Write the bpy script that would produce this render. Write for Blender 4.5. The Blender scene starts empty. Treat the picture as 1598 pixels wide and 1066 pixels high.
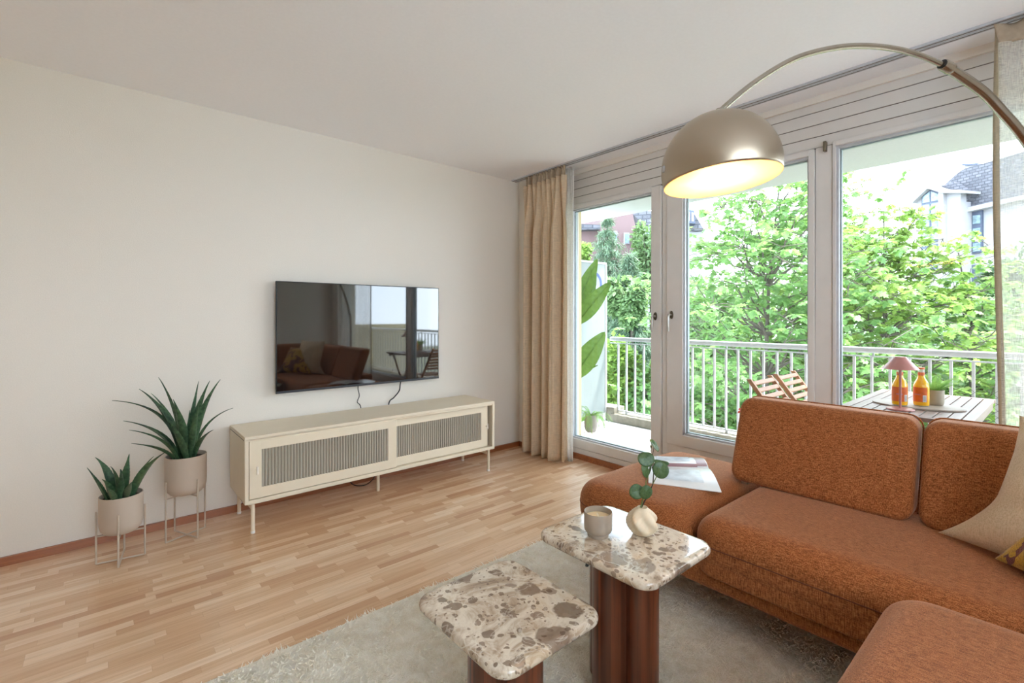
import bpy, bmesh, math, random
import numpy as np
from mathutils import Vector, Matrix, noise
R = math.radians
PI = math.pi
random.seed(7)
SC = bpy.context.scene
COL = SC.collection

# ---------------------------------------------------------------- camera
TH = R(49.4)
CAMP = Vector((-3.03, -3.43, 1.226))
cd = bpy.data.cameras.new('camera')
cam = bpy.data.objects.new('camera', cd)
COL.objects.link(cam)
cam.location = CAMP
cam.rotation_euler = (R(90), 0, TH - R(90))
cd.sensor_width = 36.0
cd.lens = 750.0 / 1598.0 * 36.0
cd.shift_y = -39.0 / 1598.0
cd.clip_start = 0.05
cd.clip_end = 400
SC.camera = cam

# ---------------------------------------------------------------- view
SC.view_settings.view_transform = 'Standard'
SC.view_settings.look = 'None'
SC.view_settings.gamma = 1
SC.view_settings.use_curve_mapping = False
SC.view_settings.exposure = 1.60
# enough light bounces for a pale room lit through its windows
SC.cycles.diffuse_bounces = 9
SC.cycles.max_bounces = 16

# ---------------------------------------------------------------- sky
W = bpy.data.worlds.new('world')
SC.world = W
W.use_nodes = True
wt = W.node_tree
wt.nodes.clear()
wo = wt.nodes.new('ShaderNodeOutputWorld')
wb = wt.nodes.new('ShaderNodeBackground')
wtc = wt.nodes.new('ShaderNodeTexCoord')
wn = wt.nodes.new('ShaderNodeTexNoise')
wn.inputs['Scale'].default_value = 2.2
wn.inputs['Detail'].default_value = 4
wr = wt.nodes.new('ShaderNodeValToRGB')
wr.color_ramp.elements[0].position = 0.35
wr.color_ramp.elements[0].color = (0.71, 0.83, 1.0, 1)
wr.color_ramp.elements[1].position = 0.65
wr.color_ramp.elements[1].color = (0.87, 0.93, 1.0, 1)
wt.links.new(wtc.outputs['Generated'], wn.inputs['Vector'])
wt.links.new(wn.outputs['Fac'], wr.inputs['Fac'])
wt.links.new(wr.outputs['Color'], wb.inputs['Color'])
wb.inputs['Strength'].default_value = 3.0
wt.links.new(wb.outputs['Background'], wo.inputs['Surface'])

# ---------------------------------------------------------------- sun
sd = bpy.data.lights.new('sun', 'SUN')
sd.energy = 4.0
sd.angle = R(6)
sd.color = (1.0, 0.95, 0.86)
sun = bpy.data.objects.new('sun', sd)
COL.objects.link(sun)
# light travels from outside and above towards the facade
sun.rotation_euler = Vector((-0.38, 0.22, -0.95)).to_track_quat('-Z', 'Y').to_euler()

# ================================================================ helpers
def col4(c): return (c[0], c[1], c[2], 1.0)

def srgb(r, g, b):
    def f(v):
        v /= 255.0
        return v / 12.92 if v <= 0.04045 else ((v + 0.055) / 1.055) ** 2.4
    return (f(r), f(g), f(b))

class NT:
    """tiny node-tree writer"""
    def __init__(s, name):
        s.m = bpy.data.materials.new(name)
        s.m.use_nodes = True
        s.t = s.m.node_tree
        s.t.nodes.clear()
        s.out = s.t.nodes.new('ShaderNodeOutputMaterial')
    def n(s, typ, **kw):
        nd = s.t.nodes.new('ShaderNode' + typ)
        for k, v in kw.items():
            if k.startswith('_'):
                setattr(nd, k[1:], v)
            else:
                key = k.replace('__', ' ')
                nd.inputs[key].default_value = v
        return nd
    def l(s, a, b): s.t.links.new(a, b)
    def math(s, op, a, b=None, c=None):
        nd = s.t.nodes.new('ShaderNodeMath'); nd.operation = op
        for i, v in enumerate((a, b, c)):
            if v is None: continue
            if isinstance(v, (int, float)): nd.inputs[i].default_value = v
            else: s.l(v, nd.inputs[i])
        return nd.outputs[0]
    def mix(s, fac, a, b):
        nd = s.t.nodes.new('ShaderNodeMix'); nd.data_type = 'RGBA'
        for i, v in ((0, fac), (6, a), (7, b)):
            if isinstance(v, (int, float)): nd.inputs[i].default_value = v
            elif isinstance(v, tuple): nd.inputs[i].default_value = col4(v)
            else: s.l(v, nd.inputs[i])
        return nd.outputs[2]
    def ramp(s, fac, stops, interp='LINEAR'):
        nd = s.t.nodes.new('ShaderNodeValToRGB')
        cr = nd.color_ramp; cr.interpolation = interp
        while len(cr.elements) < len(stops): cr.elements.new(0.5)
        for e, (p, c) in zip(cr.elements, stops):
            e.position = p
            e.color = col4(c) if isinstance(c, tuple) else (c, c, c, 1)
        s.l(fac, nd.inputs['Fac'])
        return nd.outputs['Color']
    def coords(s, kind='Object', scale=(1, 1, 1)):
        tc = s.t.nodes.new('ShaderNodeTexCoord')
        mp = s.t.nodes.new('ShaderNodeMapping')
        mp.inputs['Scale'].default_value = scale
        s.l(tc.outputs[kind], mp.inputs['Vector'])
        return mp.outputs['Vector']
    def bump(s, h, strength=0.3, dist=0.01):
        b = s.t.nodes.new('ShaderNodeBump')
        b.inputs['Strength'].default_value = strength
        b.inputs['Distance'].default_value = dist
        s.l(h, b.inputs['Height'])
        return b.outputs['Normal']
    def bsdf(s, color=None, rough=0.5, **kw):
        b = s.t.nodes.new('ShaderNodeBsdfPrincipled')
        if color is not None:
            if isinstance(color, tuple): b.inputs['Base Color'].default_value = col4(color)
            else: s.l(color, b.inputs['Base Color'])
        if isinstance(rough, (int, float)): b.inputs['Roughness'].default_value = rough
        else: s.l(rough, b.inputs['Roughness'])
        for k, v in kw.items():
            key = k.replace('_', ' ')
            if isinstance(v, (int, float)): b.inputs[key].default_value = v
            elif isinstance(v, tuple): b.inputs[key].default_value = col4(v) if len(v) == 3 else v
            else: s.l(v, b.inputs[key])
        return b
    def done(s, sh):
        s.l(sh, s.out.inputs['Surface'])
        return s.m

def plain(name, c, rough=0.5, nscale=30.0, var=0.06, bump=0.0, **kw):
    t = NT(name)
    v = t.coords()
    nz = t.n('TexNoise', Scale=nscale, Detail=3.0)
    t.l(v, nz.inputs['Vector'])
    d = tuple(x * (1 - var) for x in c); u = tuple(min(1, x * (1 + var)) for x in c)
    cc = t.ramp(nz.outputs['Fac'], [(0.3, d), (0.7, u)])
    if bump:
        kw['Normal'] = t.bump(nz.outputs['Fac'], bump, 0.005)
    b = t.bsdf(cc, rough, **kw)
    return t.done(b.outputs['BSDF'])

def emit(name, c, st):
    t = NT(name)
    e = t.n('Emission'); e.inputs['Color'].default_value = col4(c); e.inputs['Strength'].default_value = st
    return t.done(e.outputs[0])

M = {}
M['wall'] = plain('warm_white_wallpaper', (0.80, 0.75, 0.68), 0.85, 220, 0.03, 0.15)
M['ceil'] = plain('white_ceiling', (0.915, 0.915, 0.945), 0.9, 60, 0.012)
M['winwhite'] = plain('white_window_paint', (0.72, 0.69, 0.665), 0.38, 12, 0.02)
M['board'] = plain('grey_white_boards', (0.68, 0.645, 0.61), 0.45, 12, 0.02)
M['gasket'] = plain('grey_gasket', (0.33, 0.40, 0.42), 0.5)
M['groove'] = plain('dark_groove', (0.16, 0.13, 0.11), 0.8)
M['plaster'] = plain('outdoor_white_plaster', (0.50, 0.52, 0.54), 0.9, 40, 0.03)
M['cream'] = plain('cream_render', (0.62, 0.53, 0.34), 0.9, 60, 0.04)
M['deck'] = plain('pale_balcony_deck', (0.55, 0.55, 0.55), 0.7, 8, 0.05)
M['concrete'] = plain('beige_concrete', (0.26, 0.24, 0.20), 0.9, 25, 0.2)
M['rail'] = plain('white_railing_paint', (0.52, 0.53, 0.56), 0.4)
M['steel'] = plain('satin_steel', (0.55, 0.53, 0.50), 0.3, Metallic=1.0)
M['darksteel'] = plain('aged_bronze', (0.16, 0.13, 0.09), 0.35, Metallic=0.9)
M['cab'] = plain('cream_powder_coat', (0.77, 0.675, 0.52), 0.45, 10, 0.015)
M['cabin'] = plain('cabinet_inside', (0.42, 0.37, 0.29), 0.7)
M['black'] = plain('black_plastic', (0.012, 0.012, 0.014), 0.35)
M['blackcable'] = plain('black_cable', (0.01, 0.01, 0.01), 0.5)
M['pot'] = plain('greige_matt_pot', (0.50, 0.41, 0.33), 0.55, 10, 0.02)
M['stand'] = plain('beige_wire', (0.55, 0.46, 0.37), 0.45, Metallic=0.3)
M['soil'] = plain('dark_soil', (0.03, 0.02, 0.015), 0.95, 60, 0.4, 0.6)
M['woodleg'] = plain('outdoor_acacia', (0.40, 0.185, 0.092), 0.5, 14, 0.2)
M['pink'] = plain('dusty_pink_metal', (0.42, 0.16, 0.145), 0.35, 10, 0.02)
M['wax'] = plain('cream_wax', (0.80, 0.66, 0.42), 0.5)
M['stone'] = plain('glazed_stoneware', (0.36, 0.29, 0.225), 0.3, 20, 0.08, Coat_Weight=0.3)
M['vase'] = plain('ribbed_cream_ceramic', (0.77, 0.65, 0.47), 0.6, 20, 0.03)
M['page'] = plain('magazine_paper', (0.80, 0.82, 0.84), 0.25, 6, 0.06)
M['mauve'] = plain('mauve_print', (0.30, 0.14, 0.16), 0.3)
M['greyprint'] = plain('pale_print', (0.60, 0.66, 0.72), 0.3, 18, 0.25)
M['blue'] = plain('blue_ring_paint', (0.045, 0.08, 0.26), 0.5)
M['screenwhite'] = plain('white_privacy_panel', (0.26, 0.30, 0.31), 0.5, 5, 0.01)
M['red'] = plain('red_petals', (0.8, 0.03, 0.02), 0.6)
M['boardtray'] = plain('pale_wood_board', (0.36, 0.30, 0.26), 0.6, 12, 0.08)
M['bark'] = plain('tree_bark', (0.10, 0.085, 0.07), 0.9, 20, 0.3, 0.5)
M['ground'] = plain('lawn_and_path', (0.17, 0.18, 0.12), 0.95, 1.2, 0.5)
M['housewhite'] = plain('white_house_render', (0.30, 0.305, 0.335), 0.9, 2, 0.03)
M['housepink'] = plain('pink_house_render', (0.17, 0.115, 0.118), 0.9, 1, 0.06)
M['frameblue'] = plain('slate_blue_frames', (0.06, 0.08, 0.13), 0.5)
M['winglass'] = plain('house_window_glass', (0.18, 0.26, 0.30), 0.08, 3, 0.4)
M['curtband'] = plain('curtain_heading', (0.40, 0.31, 0.22), 0.9, 60, 0.1)

def mat_floor():
    t = NT('beech_parquet')
    tc = t.n('TexCoord'); sp = t.n('SeparateXYZ'); t.l(tc.outputs['Object'], sp.inputs[0])
    x, y = sp.outputs[0], sp.outputs[1]
    w = 0.040
    row = t.math('FLOOR', t.math('DIVIDE', y, w))
    wn1 = t.n('TexWhiteNoise'); wn1.noise_dimensions = '1D'; t.l(row, wn1.inputs['W'])
    ln = t.math('MULTIPLY_ADD', wn1.outputs['Value'], 0.17, 0.20)
    xx = t.math('ADD', t.math('DIVIDE', x, ln), t.math('MULTIPLY', wn1.outputs['Value'], 37.0))
    colf = t.math('FLOOR', xx)
    cv = t.n('CombineXYZ'); t.l(row, cv.inputs[0]); t.l(colf, cv.inputs[1])
    wn2 = t.n('TexWhiteNoise'); wn2.noise_dimensions = '2D'; t.l(cv.outputs[0], wn2.inputs['Vector'])
    base = t.ramp(wn2.outputs['Value'], [(0.0, srgb(196, 148, 110)), (0.12, srgb(213, 170, 131)), (0.5, srgb(223, 184, 146)),
                                         (0.85, srgb(235, 202, 168)), (1.0, srgb(240, 212, 182))])
    mp = t.n('Mapping'); mp.inputs['Scale'].default_value = (2.2, 40, 1)
    va = t.n('VectorMath'); va.operation = 'ADD'
    t.l(tc.outputs['Object'], va.inputs[0]); t.l(wn2.outputs['Color'], va.inputs[1]); t.l(va.outputs[0], mp.inputs['Vector'])
    gr = t.n('TexNoise', Scale=2.0, Detail=5.0, Roughness=0.6); t.l(mp.outputs[0], gr.inputs['Vector'])
    c = t.mix(t.ramp(gr.outputs['Fac'], [(0.40, 0.0), (0.75, 0.38)]), base, srgb(170, 118, 80))
    fy = t.math('FRACT', t.math('DIVIDE', y, w)); fx = t.math('FRACT', xx)
    ey = t.math('LESS_THAN', fy, 0.022)
    ex = t.math('LESS_THAN', fx, 0.004)
    e = t.math('MAXIMUM', ey, ex)
    c = t.mix(t.math('MULTIPLY', e, 0.35), c, srgb(150, 100, 66))
    rr = t.ramp(gr.outputs['Fac'], [(0.3, 0.36), (0.7, 0.46)])
    b = t.bsdf(c, rr, Normal=t.bump(gr.outputs['Fac'], 0.05, 0.002), Coat_Weight=1.0, Coat_Roughness=0.22, Coat_IOR=1.6)
    return t.done(b.outputs[0])
M['floor'] = mat_floor()

def mat_redwood(name, dark, light, sc=(30, 30, 1.2), coat=0.3, stave=False):
    t = NT(name)
    v = t.coords('Object', sc)
    n1 = t.n('TexNoise', Scale=0.55, Detail=4.0, Distortion=0.3); t.l(v, n1.inputs['Vector'])
    n2 = t.n('TexNoise', Scale=3.0, Detail=5.0); t.l(v, n2.inputs['Vector'])
    mid = tuple((a + b) / 2 for a, b in zip(dark, light))
    c = t.ramp(n1.outputs['Fac'], [(0.30, dark), (0.46, mid), (0.6, light), (0.72, dark)])
    if stave:
        tc = t.n('TexCoord'); sp = t.n('SeparateXYZ'); t.l(tc.outputs['Object'], sp.inputs[0])
        an = t.math('ARCTAN2', sp.outputs[1], sp.outputs[0])
        k = t.math('FLOOR', t.math('MULTIPLY', an, 3.9))
        wn = t.n('TexWhiteNoise'); wn.noise_dimensions = '1D'; t.l(k, wn.inputs['W'])
        sc_ = t.ramp(wn.outputs['Value'], [(0.0, dark), (0.35, mid), (0.75, light), (1.0, tuple(min(1, x * 1.3) for x in light))])
        c = t.mix(0.55, c, sc_)
    c = t.mix(t.ramp(n2.outputs['Fac'], [(0.45, 0.0), (0.7, 0.6)]), c, dark)
    b = t.bsdf(c, 0.32, Coat_Weight=coat, Coat_Roughness=0.2)
    return t.done(b.outputs[0])
M['rosewood'] = mat_redwood('dark_reddish_wood', (0.020, 0.007, 0.004), (0.22, 0.055, 0.020), stave=True)
M['skirting'] = mat_redwood('red_brown_skirting', (0.26, 0.085, 0.033), (0.37, 0.13, 0.05), (1.5, 30, 30), 0.15)

def mat_slats():
    t = NT('weathered_table_slats')
    v = t.coords('Object', (2, 30, 30))
    n1 = t.n('TexNoise', Scale=1.0, Detail=4.0); t.l(v, n1.inputs['Vector'])
    c = t.ramp(n1.outputs['Fac'], [(0.3, (0.19, 0.135, 0.115)), (0.7, (0.30, 0.225, 0.195))])
    b = t.bsdf(c, 0.45)
    return t.done(b.outputs[0])
M['slat'] = mat_slats()

def mat_marble():
    t = NT('brown_breccia_marble')
    v = t.coords('Object', (1, 1, 1))
    wz = t.n('TexNoise', Scale=9.0, Detail=4.0, Roughness=0.6); t.l(v, wz.inputs['Vector'])
    va = t.n('VectorMath'); va.operation = 'SCALE'; va.inputs['Scale'].default_value = 0.06
    t.l(wz.outputs['Color'], va.inputs[0])
    vb = t.n('VectorMath'); vb.operation = 'ADD'; t.l(v, vb.inputs[0]); t.l(va.outputs[0], vb.inputs[1])
    base_n = t.n('TexNoise', Scale=6.0, Detail=8.0, Roughness=0.65, Distortion=1.2); t.l(v, base_n.inputs['Vector'])
    base = t.ramp(base_n.outputs['Fac'], [(0.32, srgb(120, 98, 80)), (0.42, srgb(184, 163, 140)), (0.52, srgb(222, 210, 192)), (0.60, srgb(206, 186, 160)), (0.70, srgb(160, 126, 92))])
    out = base
    for sc, thr, rad in ((9.0, 0.30, 0.42), (19.0, 0.42, 0.40), (42.0, 0.44, 0.38), (85.0, 0.30, 0.34)):
        vo = t.n('TexVoronoi', Scale=sc, Randomness=1.0); t.l(vb.outputs[0], vo.inputs['Vector'])
        sp = t.n('SeparateColor'); t.l(vo.outputs['Color'], sp.inputs[0])
        sel = t.math('LESS_THAN', sp.outputs[0], thr)
        ed = t.ramp(vo.outputs['Distance'], [(rad * .88, 1.0), (rad, 0.0)])
        mask = t.math('MULTIPLY', sel, ed)
        cc = t.ramp(sp.outputs[1], [(0.0, srgb(96, 74, 58)), (0.5, srgb(126, 104, 88)), (1.0, srgb(150, 130, 114))])
        cc = t.mix(t.ramp(base_n.outputs['Fac'], [(0.35, 0.0), (0.7, 0.5)]), cc, srgb(148, 124, 102))
        out = t.mix(t.math('MULTIPLY', mask, 0.85), out, cc)
    vn = t.n('TexNoise', Scale=5.0, Detail=5.0, Roughness=0.55, Distortion=2.0); t.l(v, vn.inputs['Vector'])
    vein = t.ramp(vn.outputs['Fac'], [(0.485, 0.0), (0.5, 0.45), (0.515, 0.0)])
    out = t.mix(vein, out, srgb(228, 218, 202))
    vw = t.n('TexVoronoi', Scale=15.0); vw.feature = 'DISTANCE_TO_EDGE'; t.l(vb.outputs[0], vw.inputs['Vector'])
    vq = t.n('TexNoise', Scale=3.5, Detail=1.0); t.l(v, vq.inputs['Vector'])
    v2 = t.math('MULTIPLY', t.ramp(vw.outputs['Distance'], [(0.0, 0.75), (0.035, 0.0)]), t.ramp(vq.outputs['Fac'], [(0.50, 0.0), (0.58, 1.0)]))
    out = t.mix(v2, out, srgb(232, 224, 208))
    b = t.bsdf(out, 0.09, Coat_Weight=0.4, Coat_Roughness=0.05)
    return t.done(b.outputs[0])
M['marble'] = mat_marble()

def mat_fabric(name, c1, c2, c3, sc=420, sheen=0.4, bump=0.35, stint=(1.0, 0.75, 0.65), dirs=True):
    t = NT(name)
    va = t.coords('Object', (1, 1, 1))
    n0 = t.n('TexNoise', Scale=sc, Detail=2.0); t.l(va, n0.inputs['Vector'])
    vb = t.coords('Object', (1, 1, 0.10)); n1 = t.n('TexNoise', Scale=sc * 0.8, Detail=2.0); t.l(vb, n1.inputs['Vector'])
    vc = t.coords('Object', (0.8, 0.12, 1)); n2 = t.n('TexNoise', Scale=sc * 0.8, Detail=2.0); t.l(vc, n2.inputs['Vector'])
    s = t.math('ADD', t.math('MULTIPLY', n1.outputs['Fac'], 0.50), t.math('MULTIPLY', n2.outputs['Fac'], 0.42))
    s = t.math('ADD', s, t.math('MULTIPLY', n0.outputs['Fac'], 0.08))
    c = t.ramp(s, [(0.38, c1), (0.50, c2), (0.62, c3)])
    b = t.bsdf(c, 0.9, Sheen_Weight=sheen, Sheen_Roughness=0.4, Sheen_Tint=stint, Normal=t.bump(s, bump, 0.004), Specular_IOR_Level=0.2)
    return t.done(b.outputs[0])
M['rust'] = mat_fabric('rust_orange_weave', (0.125, 0.034, 0.009), (0.30, 0.094, 0.027), (0.47, 0.185, 0.070), 620, 0.5, 0.3, (1.0, 0.66, 0.48))
M['beigefab'] = mat_fabric('beige_cotton', (0.50, 0.37, 0.235), (0.60, 0.46, 0.315), (0.66, 0.52, 0.37), 500, 0.15, 0.12)
M['linen'] = None

def mat_cloth(name, c, trans, alpha, sc=260, warm=(0, 0, 0)):
    """thin woven cloth: diffuse + translucent (+ see-through share between the threads)"""
    t = NT(name)
    v1 = t.coords('Object', (1, 1, 0.06)); n1 = t.n('TexNoise', Scale=sc, Detail=2.0); t.l(v1, n1.inputs['Vector'])
    v2 = t.coords('Object', (0.1, 0.1, 1)); n2 = t.n('TexNoise', Scale=sc, Detail=2.0); t.l(v2, n2.inputs['Vector'])
    s = t.math('MULTIPLY', t.math('ADD', n1.outputs['Fac'], n2.outputs['Fac']), 0.5)
    cc = t.ramp(s, [(0.38, tuple(x * 0.82 for x in c)), (0.6, c)])
    d = t.n('BsdfDiffuse'); t.l(cc, d.inputs['Color'])
    tr = t.n('BsdfTranslucent'); t.l(cc, tr.inputs['Color'])
    nm = t.bump(s, 0.15, 0.002); t.l(nm, d.inputs['Normal'])
    m1 = t.n('MixShader'); m1.inputs[0].default_value = trans
    t.l(d.outputs[0], m1.inputs[1]); t.l(tr.outputs[0], m1.inputs[2])
    if alpha <= 0: return t.done(m1.outputs[0])
    tp = t.n('BsdfTransparent')
    m2 = t.n('MixShader')
    t.l(t.ramp(s, [(0.42, min(1, alpha + 0.12)), (0.58, max(0, alpha - 0.12))]), m2.inputs[0])
    t.l(m1.outputs[0], m2.inputs[1]); t.l(tp.outputs[0], m2.inputs[2])
    return t.done(m2.outputs[0])
M['linen'] = mat_cloth('beige_linen_curtain', (0.84, 0.68, 0.49), 0.25, 0.0)
M['sheer'] = mat_cloth('ivory_sheer', (0.86, 0.83, 0.77), 0.5, 0.52, 500)
M['sheerwhite'] = mat_cloth('white_sheer_edge', (0.93, 0.92, 0.90), 0.5, 0.0, 330)
M['hem'] = mat_cloth('olive_hem', (0.62, 0.54, 0.40), 0.3, 0.0, 330)

def mat_glass(name='window_glass', tint=(0.97, 0.99, 0.985), base=0.02):
    t = NT(name)
    lw = t.n('LayerWeight', Blend=0.5)
    fac = t.math('MULTIPLY_ADD', t.math('POWER', lw.outputs['Facing'], 5.0), 0.9, 0.03)
    g = t.n('BsdfGlossy', Roughness=0.0)
    tp = t.n('BsdfTransparent'); tp.inputs['Color'].default_value = col4(tint)
    m = t.n('MixShader'); t.l(fac, m.inputs[0])
    t.l(tp.outputs[0], m.inputs[1]); t.l(g.outputs[0], m.inputs[2])
    return t.done(m.outputs[0])
M['glass'] = mat_glass()

def mat_fluted():
    t = NT('fluted_smoked_glass')
    b = t.bsdf((0.58, 0.53, 0.44), 0.14, Specular_IOR_Level=0.8, Coat_Weight=0.5, Coat_Roughness=0.05)
    tp = t.n('BsdfTransparent'); tp.inputs['Color'].default_value = (0.75, 0.76, 0.70, 1)
    m = t.n('MixShader'); m.inputs[0].default_value = 0.35
    t.l(b.outputs[0], m.inputs[1]); t.l(tp.outputs[0], m.inputs[2])
    return t.done(m.outputs[0])
M['fluted'] = mat_fluted()

def mat_tv():
    t = NT('tv_screen_glass')
    b = t.bsdf((0.006, 0.006, 0.007), 0.03, Specular_IOR_Level=1.0, IOR=1.7)
    return t.done(b.outputs[0])
M['tv'] = mat_tv()

def mat_brushed():
    t = NT('brushed_champagne_metal')
    v = t.coords('Object', (3, 3, 700))
    n = t.n('TexNoise', Scale=1.0, Detail=2.0); t.l(v, n.inputs['Vector'])
    r = t.ramp(n.outputs['Fac'], [(0.3, 0.30), (0.7, 0.36)])
    b = t.bsdf((0.46, 0.38, 0.29), r, Metallic=1.0, Anisotropic=0.5)
    return t.done(b.outputs[0])
M['brushed'] = mat_brushed()
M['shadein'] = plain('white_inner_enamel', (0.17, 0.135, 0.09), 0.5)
M['tube'] = plain('satin_nickel_tube', (0.42, 0.37, 0.31), 0.26, Metallic=1.0)
M['filament'] = emit('glowing_filament', (1.0, 0.62, 0.25), 260)

def mat_leaf(name, a, b_, trans=0.4, rough=0.45, sc=1.2, spec=0.5):
    t = NT(name)
    v = t.coords()
    n = t.n('TexNoise', Scale=sc, Detail=3.0); t.l(v, n.inputs['Vector'])
    n2 = t.n('TexNoise', Scale=sc * 7, Detail=2.0); t.l(v, n2.inputs['Vector'])
    s = t.math('MULTIPLY', t.math('ADD', n.outputs['Fac'], n2.outputs['Fac']), 0.5)
    c = t.ramp(s, [(0.38, a), (0.62, b_)])
    p = t.bsdf(c, rough, Specular_IOR_Level=spec)
    if trans <= 0: return t.done(p.outputs[0])
    tr = t.n('BsdfTranslucent')
    c2 = t.mix(0.35, c, (0.42, 0.66, 0.16)); t.l(c2, tr.inputs['Color'])
    m = t.n('MixShader'); m.inputs[0].default_value = trans
    t.l(p.outputs[0], m.inputs[1]); t.l(tr.outputs[0], m.inputs[2])
    return t.done(m.outputs[0])
M['oak'] = mat_leaf('fresh_oak_leaves', (0.07, 0.18, 0.055), (0.20, 0.35, 0.12), 0.45)
M['oak2'] = mat_leaf('yellow_green_leaves', (0.10, 0.20, 0.035), (0.26, 0.37, 0.08), 0.45)
M['leafcool'] = mat_leaf('cool_green_leaves', (0.085, 0.17, 0.075), (0.20, 0.31, 0.14), 0.35)
M['leafdark'] = mat_leaf('deep_green_leaves', (0.02, 0.05, 0.022), (0.07, 0.14, 0.055), 0.25)
M['needle'] = mat_leaf('spruce_needles', (0.06, 0.12, 0.08), (0.15, 0.24, 0.15), 0.15, sc=2.5)
M['agave'] = mat_leaf('agave_green', (0.014, 0.048, 0.024), (0.070, 0.150, 0.070), 0.0, 0.4, 9)
M['strel'] = mat_leaf('banana_leaf_green', (0.07, 0.17, 0.02), (0.13, 0.26, 0.04), 0.35, 0.35, 5)
M['fern'] = mat_leaf('fern_green', (0.12, 0.32, 0.05), (0.33, 0.56, 0.12), 0.35, 0.5, 12)
M['euca'] = mat_leaf('eucalyptus_leaf', (0.035, 0.085, 0.025), (0.10, 0.17, 0.06), 0.12, 0.42, 22)
M['twig'] = plain('brown_twig', (0.07, 0.045, 0.03), 0.8)
M['greentwig'] = plain('green_stem', (0.13, 0.20, 0.06), 0.6)

def mat_slate():
    t = NT('slate_tiles')
    v = t.coords('Object', (1, 1, 1))
    br = t.n('TexBrick', Scale=1.0)
    br.inputs['Color1'].default_value = (0.075, 0.08, 0.10, 1); br.inputs['Color2'].default_value = (0.13, 0.135, 0.16, 1)
    br.inputs['Mortar'].default_value = (0.035, 0.04, 0.055, 1)
    br.inputs['Brick Width'].default_value = 0.42; br.inputs['Row Height'].default_value = 0.26; br.inputs['Mortar Size'].default_value = 0.03
    sp = t.n('SeparateXYZ'); t.l(v, sp.inputs[0]); cb = t.n('CombineXYZ')
    t.l(sp.outputs[1], cb.inputs[0]); t.l(sp.outputs[2], cb.inputs[1]); t.l(cb.outputs[0], br.inputs['Vector'])
    b = t.bsdf(br.outputs['Color'], 0.7)
    return t.done(b.outputs[0])
M['slate'] = mat_slate()

def mat_juice():
    t = NT('orange_juice_bottle')
    b = t.bsdf((0.95, 0.49, 0.008), 0.08, Subsurface_Weight=0.25, Subsurface_Scale=0.02, Coat_Weight=0.6)
    b.inputs['Subsurface Radius'].default_value = (1.0, 0.5, 0.1)
    return t.done(b.outputs[0])
M['juice'] = mat_juice()
M['label'] = plain('orange_label', (0.62, 0.11, 0.01), 0.4, 60, 0.12)
M['clear'] = plain('clear_bottle_glass', (0.80, 0.86, 0.84), 0.05, Alpha=0.45)
M['barcode'] = plain('white_barcode_patch', (0.75, 0.76, 0.78), 0.5)
M['bluetext'] = plain('blue_print', (0.25, 0.25, 0.5), 0.5)

def mat_pattern():
    t = NT('mustard_maroon_pattern')
    v = t.coords('Object', (1, 1, 1))
    n = t.n('TexNoise', Scale=9.0, Detail=2.0, Distortion=1.5); t.l(v, n.inputs['Vector'])
    c = t.ramp(n.outputs['Fac'], [(0.0, srgb(196, 150, 30)), (0.50, srgb(112, 50, 42))], 'CONSTANT')
    f = t.n('TexNoise', Scale=300.0, Detail=1.0); t.l(v, f.inputs['Vector'])
    c = t.mix(t.ramp(f.outputs['Fac'], [(0.45, 0.0), (0.7, 0.5)]), c, srgb(70, 40, 30))
    b = t.bsdf(c, 0.9, Sheen_Weight=0.3, Normal=t.bump(f.outputs['Fac'], 0.5, 0.004))
    return t.done(b.outputs[0])
M['mustard'] = mat_pattern()

def mat_rug(name):
    t = NT(name)
    v = t.coords()
    n = t.n('TexNoise', Scale=26.0, Detail=4.0); t.l(v, n.inputs['Vector'])
    n2 = t.n('TexNoise', Scale=300.0, Detail=2.0); t.l(v, n2.inputs['Vector'])
    s = t.math('MULTIPLY', t.math('ADD', n.outputs['Fac'], n2.outputs['Fac']), 0.5)
    c = t.ramp(s, [(0.38, (0.87, 0.81, 0.70)), (0.6, (0.99, 0.955, 0.88))])
    d = t.n('BsdfDiffuse'); t.l(c, d.inputs['Color'])
    tr = t.n('BsdfTranslucent'); t.l(c, tr.inputs['Color'])
    m = t.n('MixShader'); m.inputs[0].default_value = 0.4
    t.l(d.outputs[0], m.inputs[1]); t.l(tr.outputs[0], m.inputs[2])
    return t.done(m.outputs[0])
M['rug'] = mat_rug('cream_wool')

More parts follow.
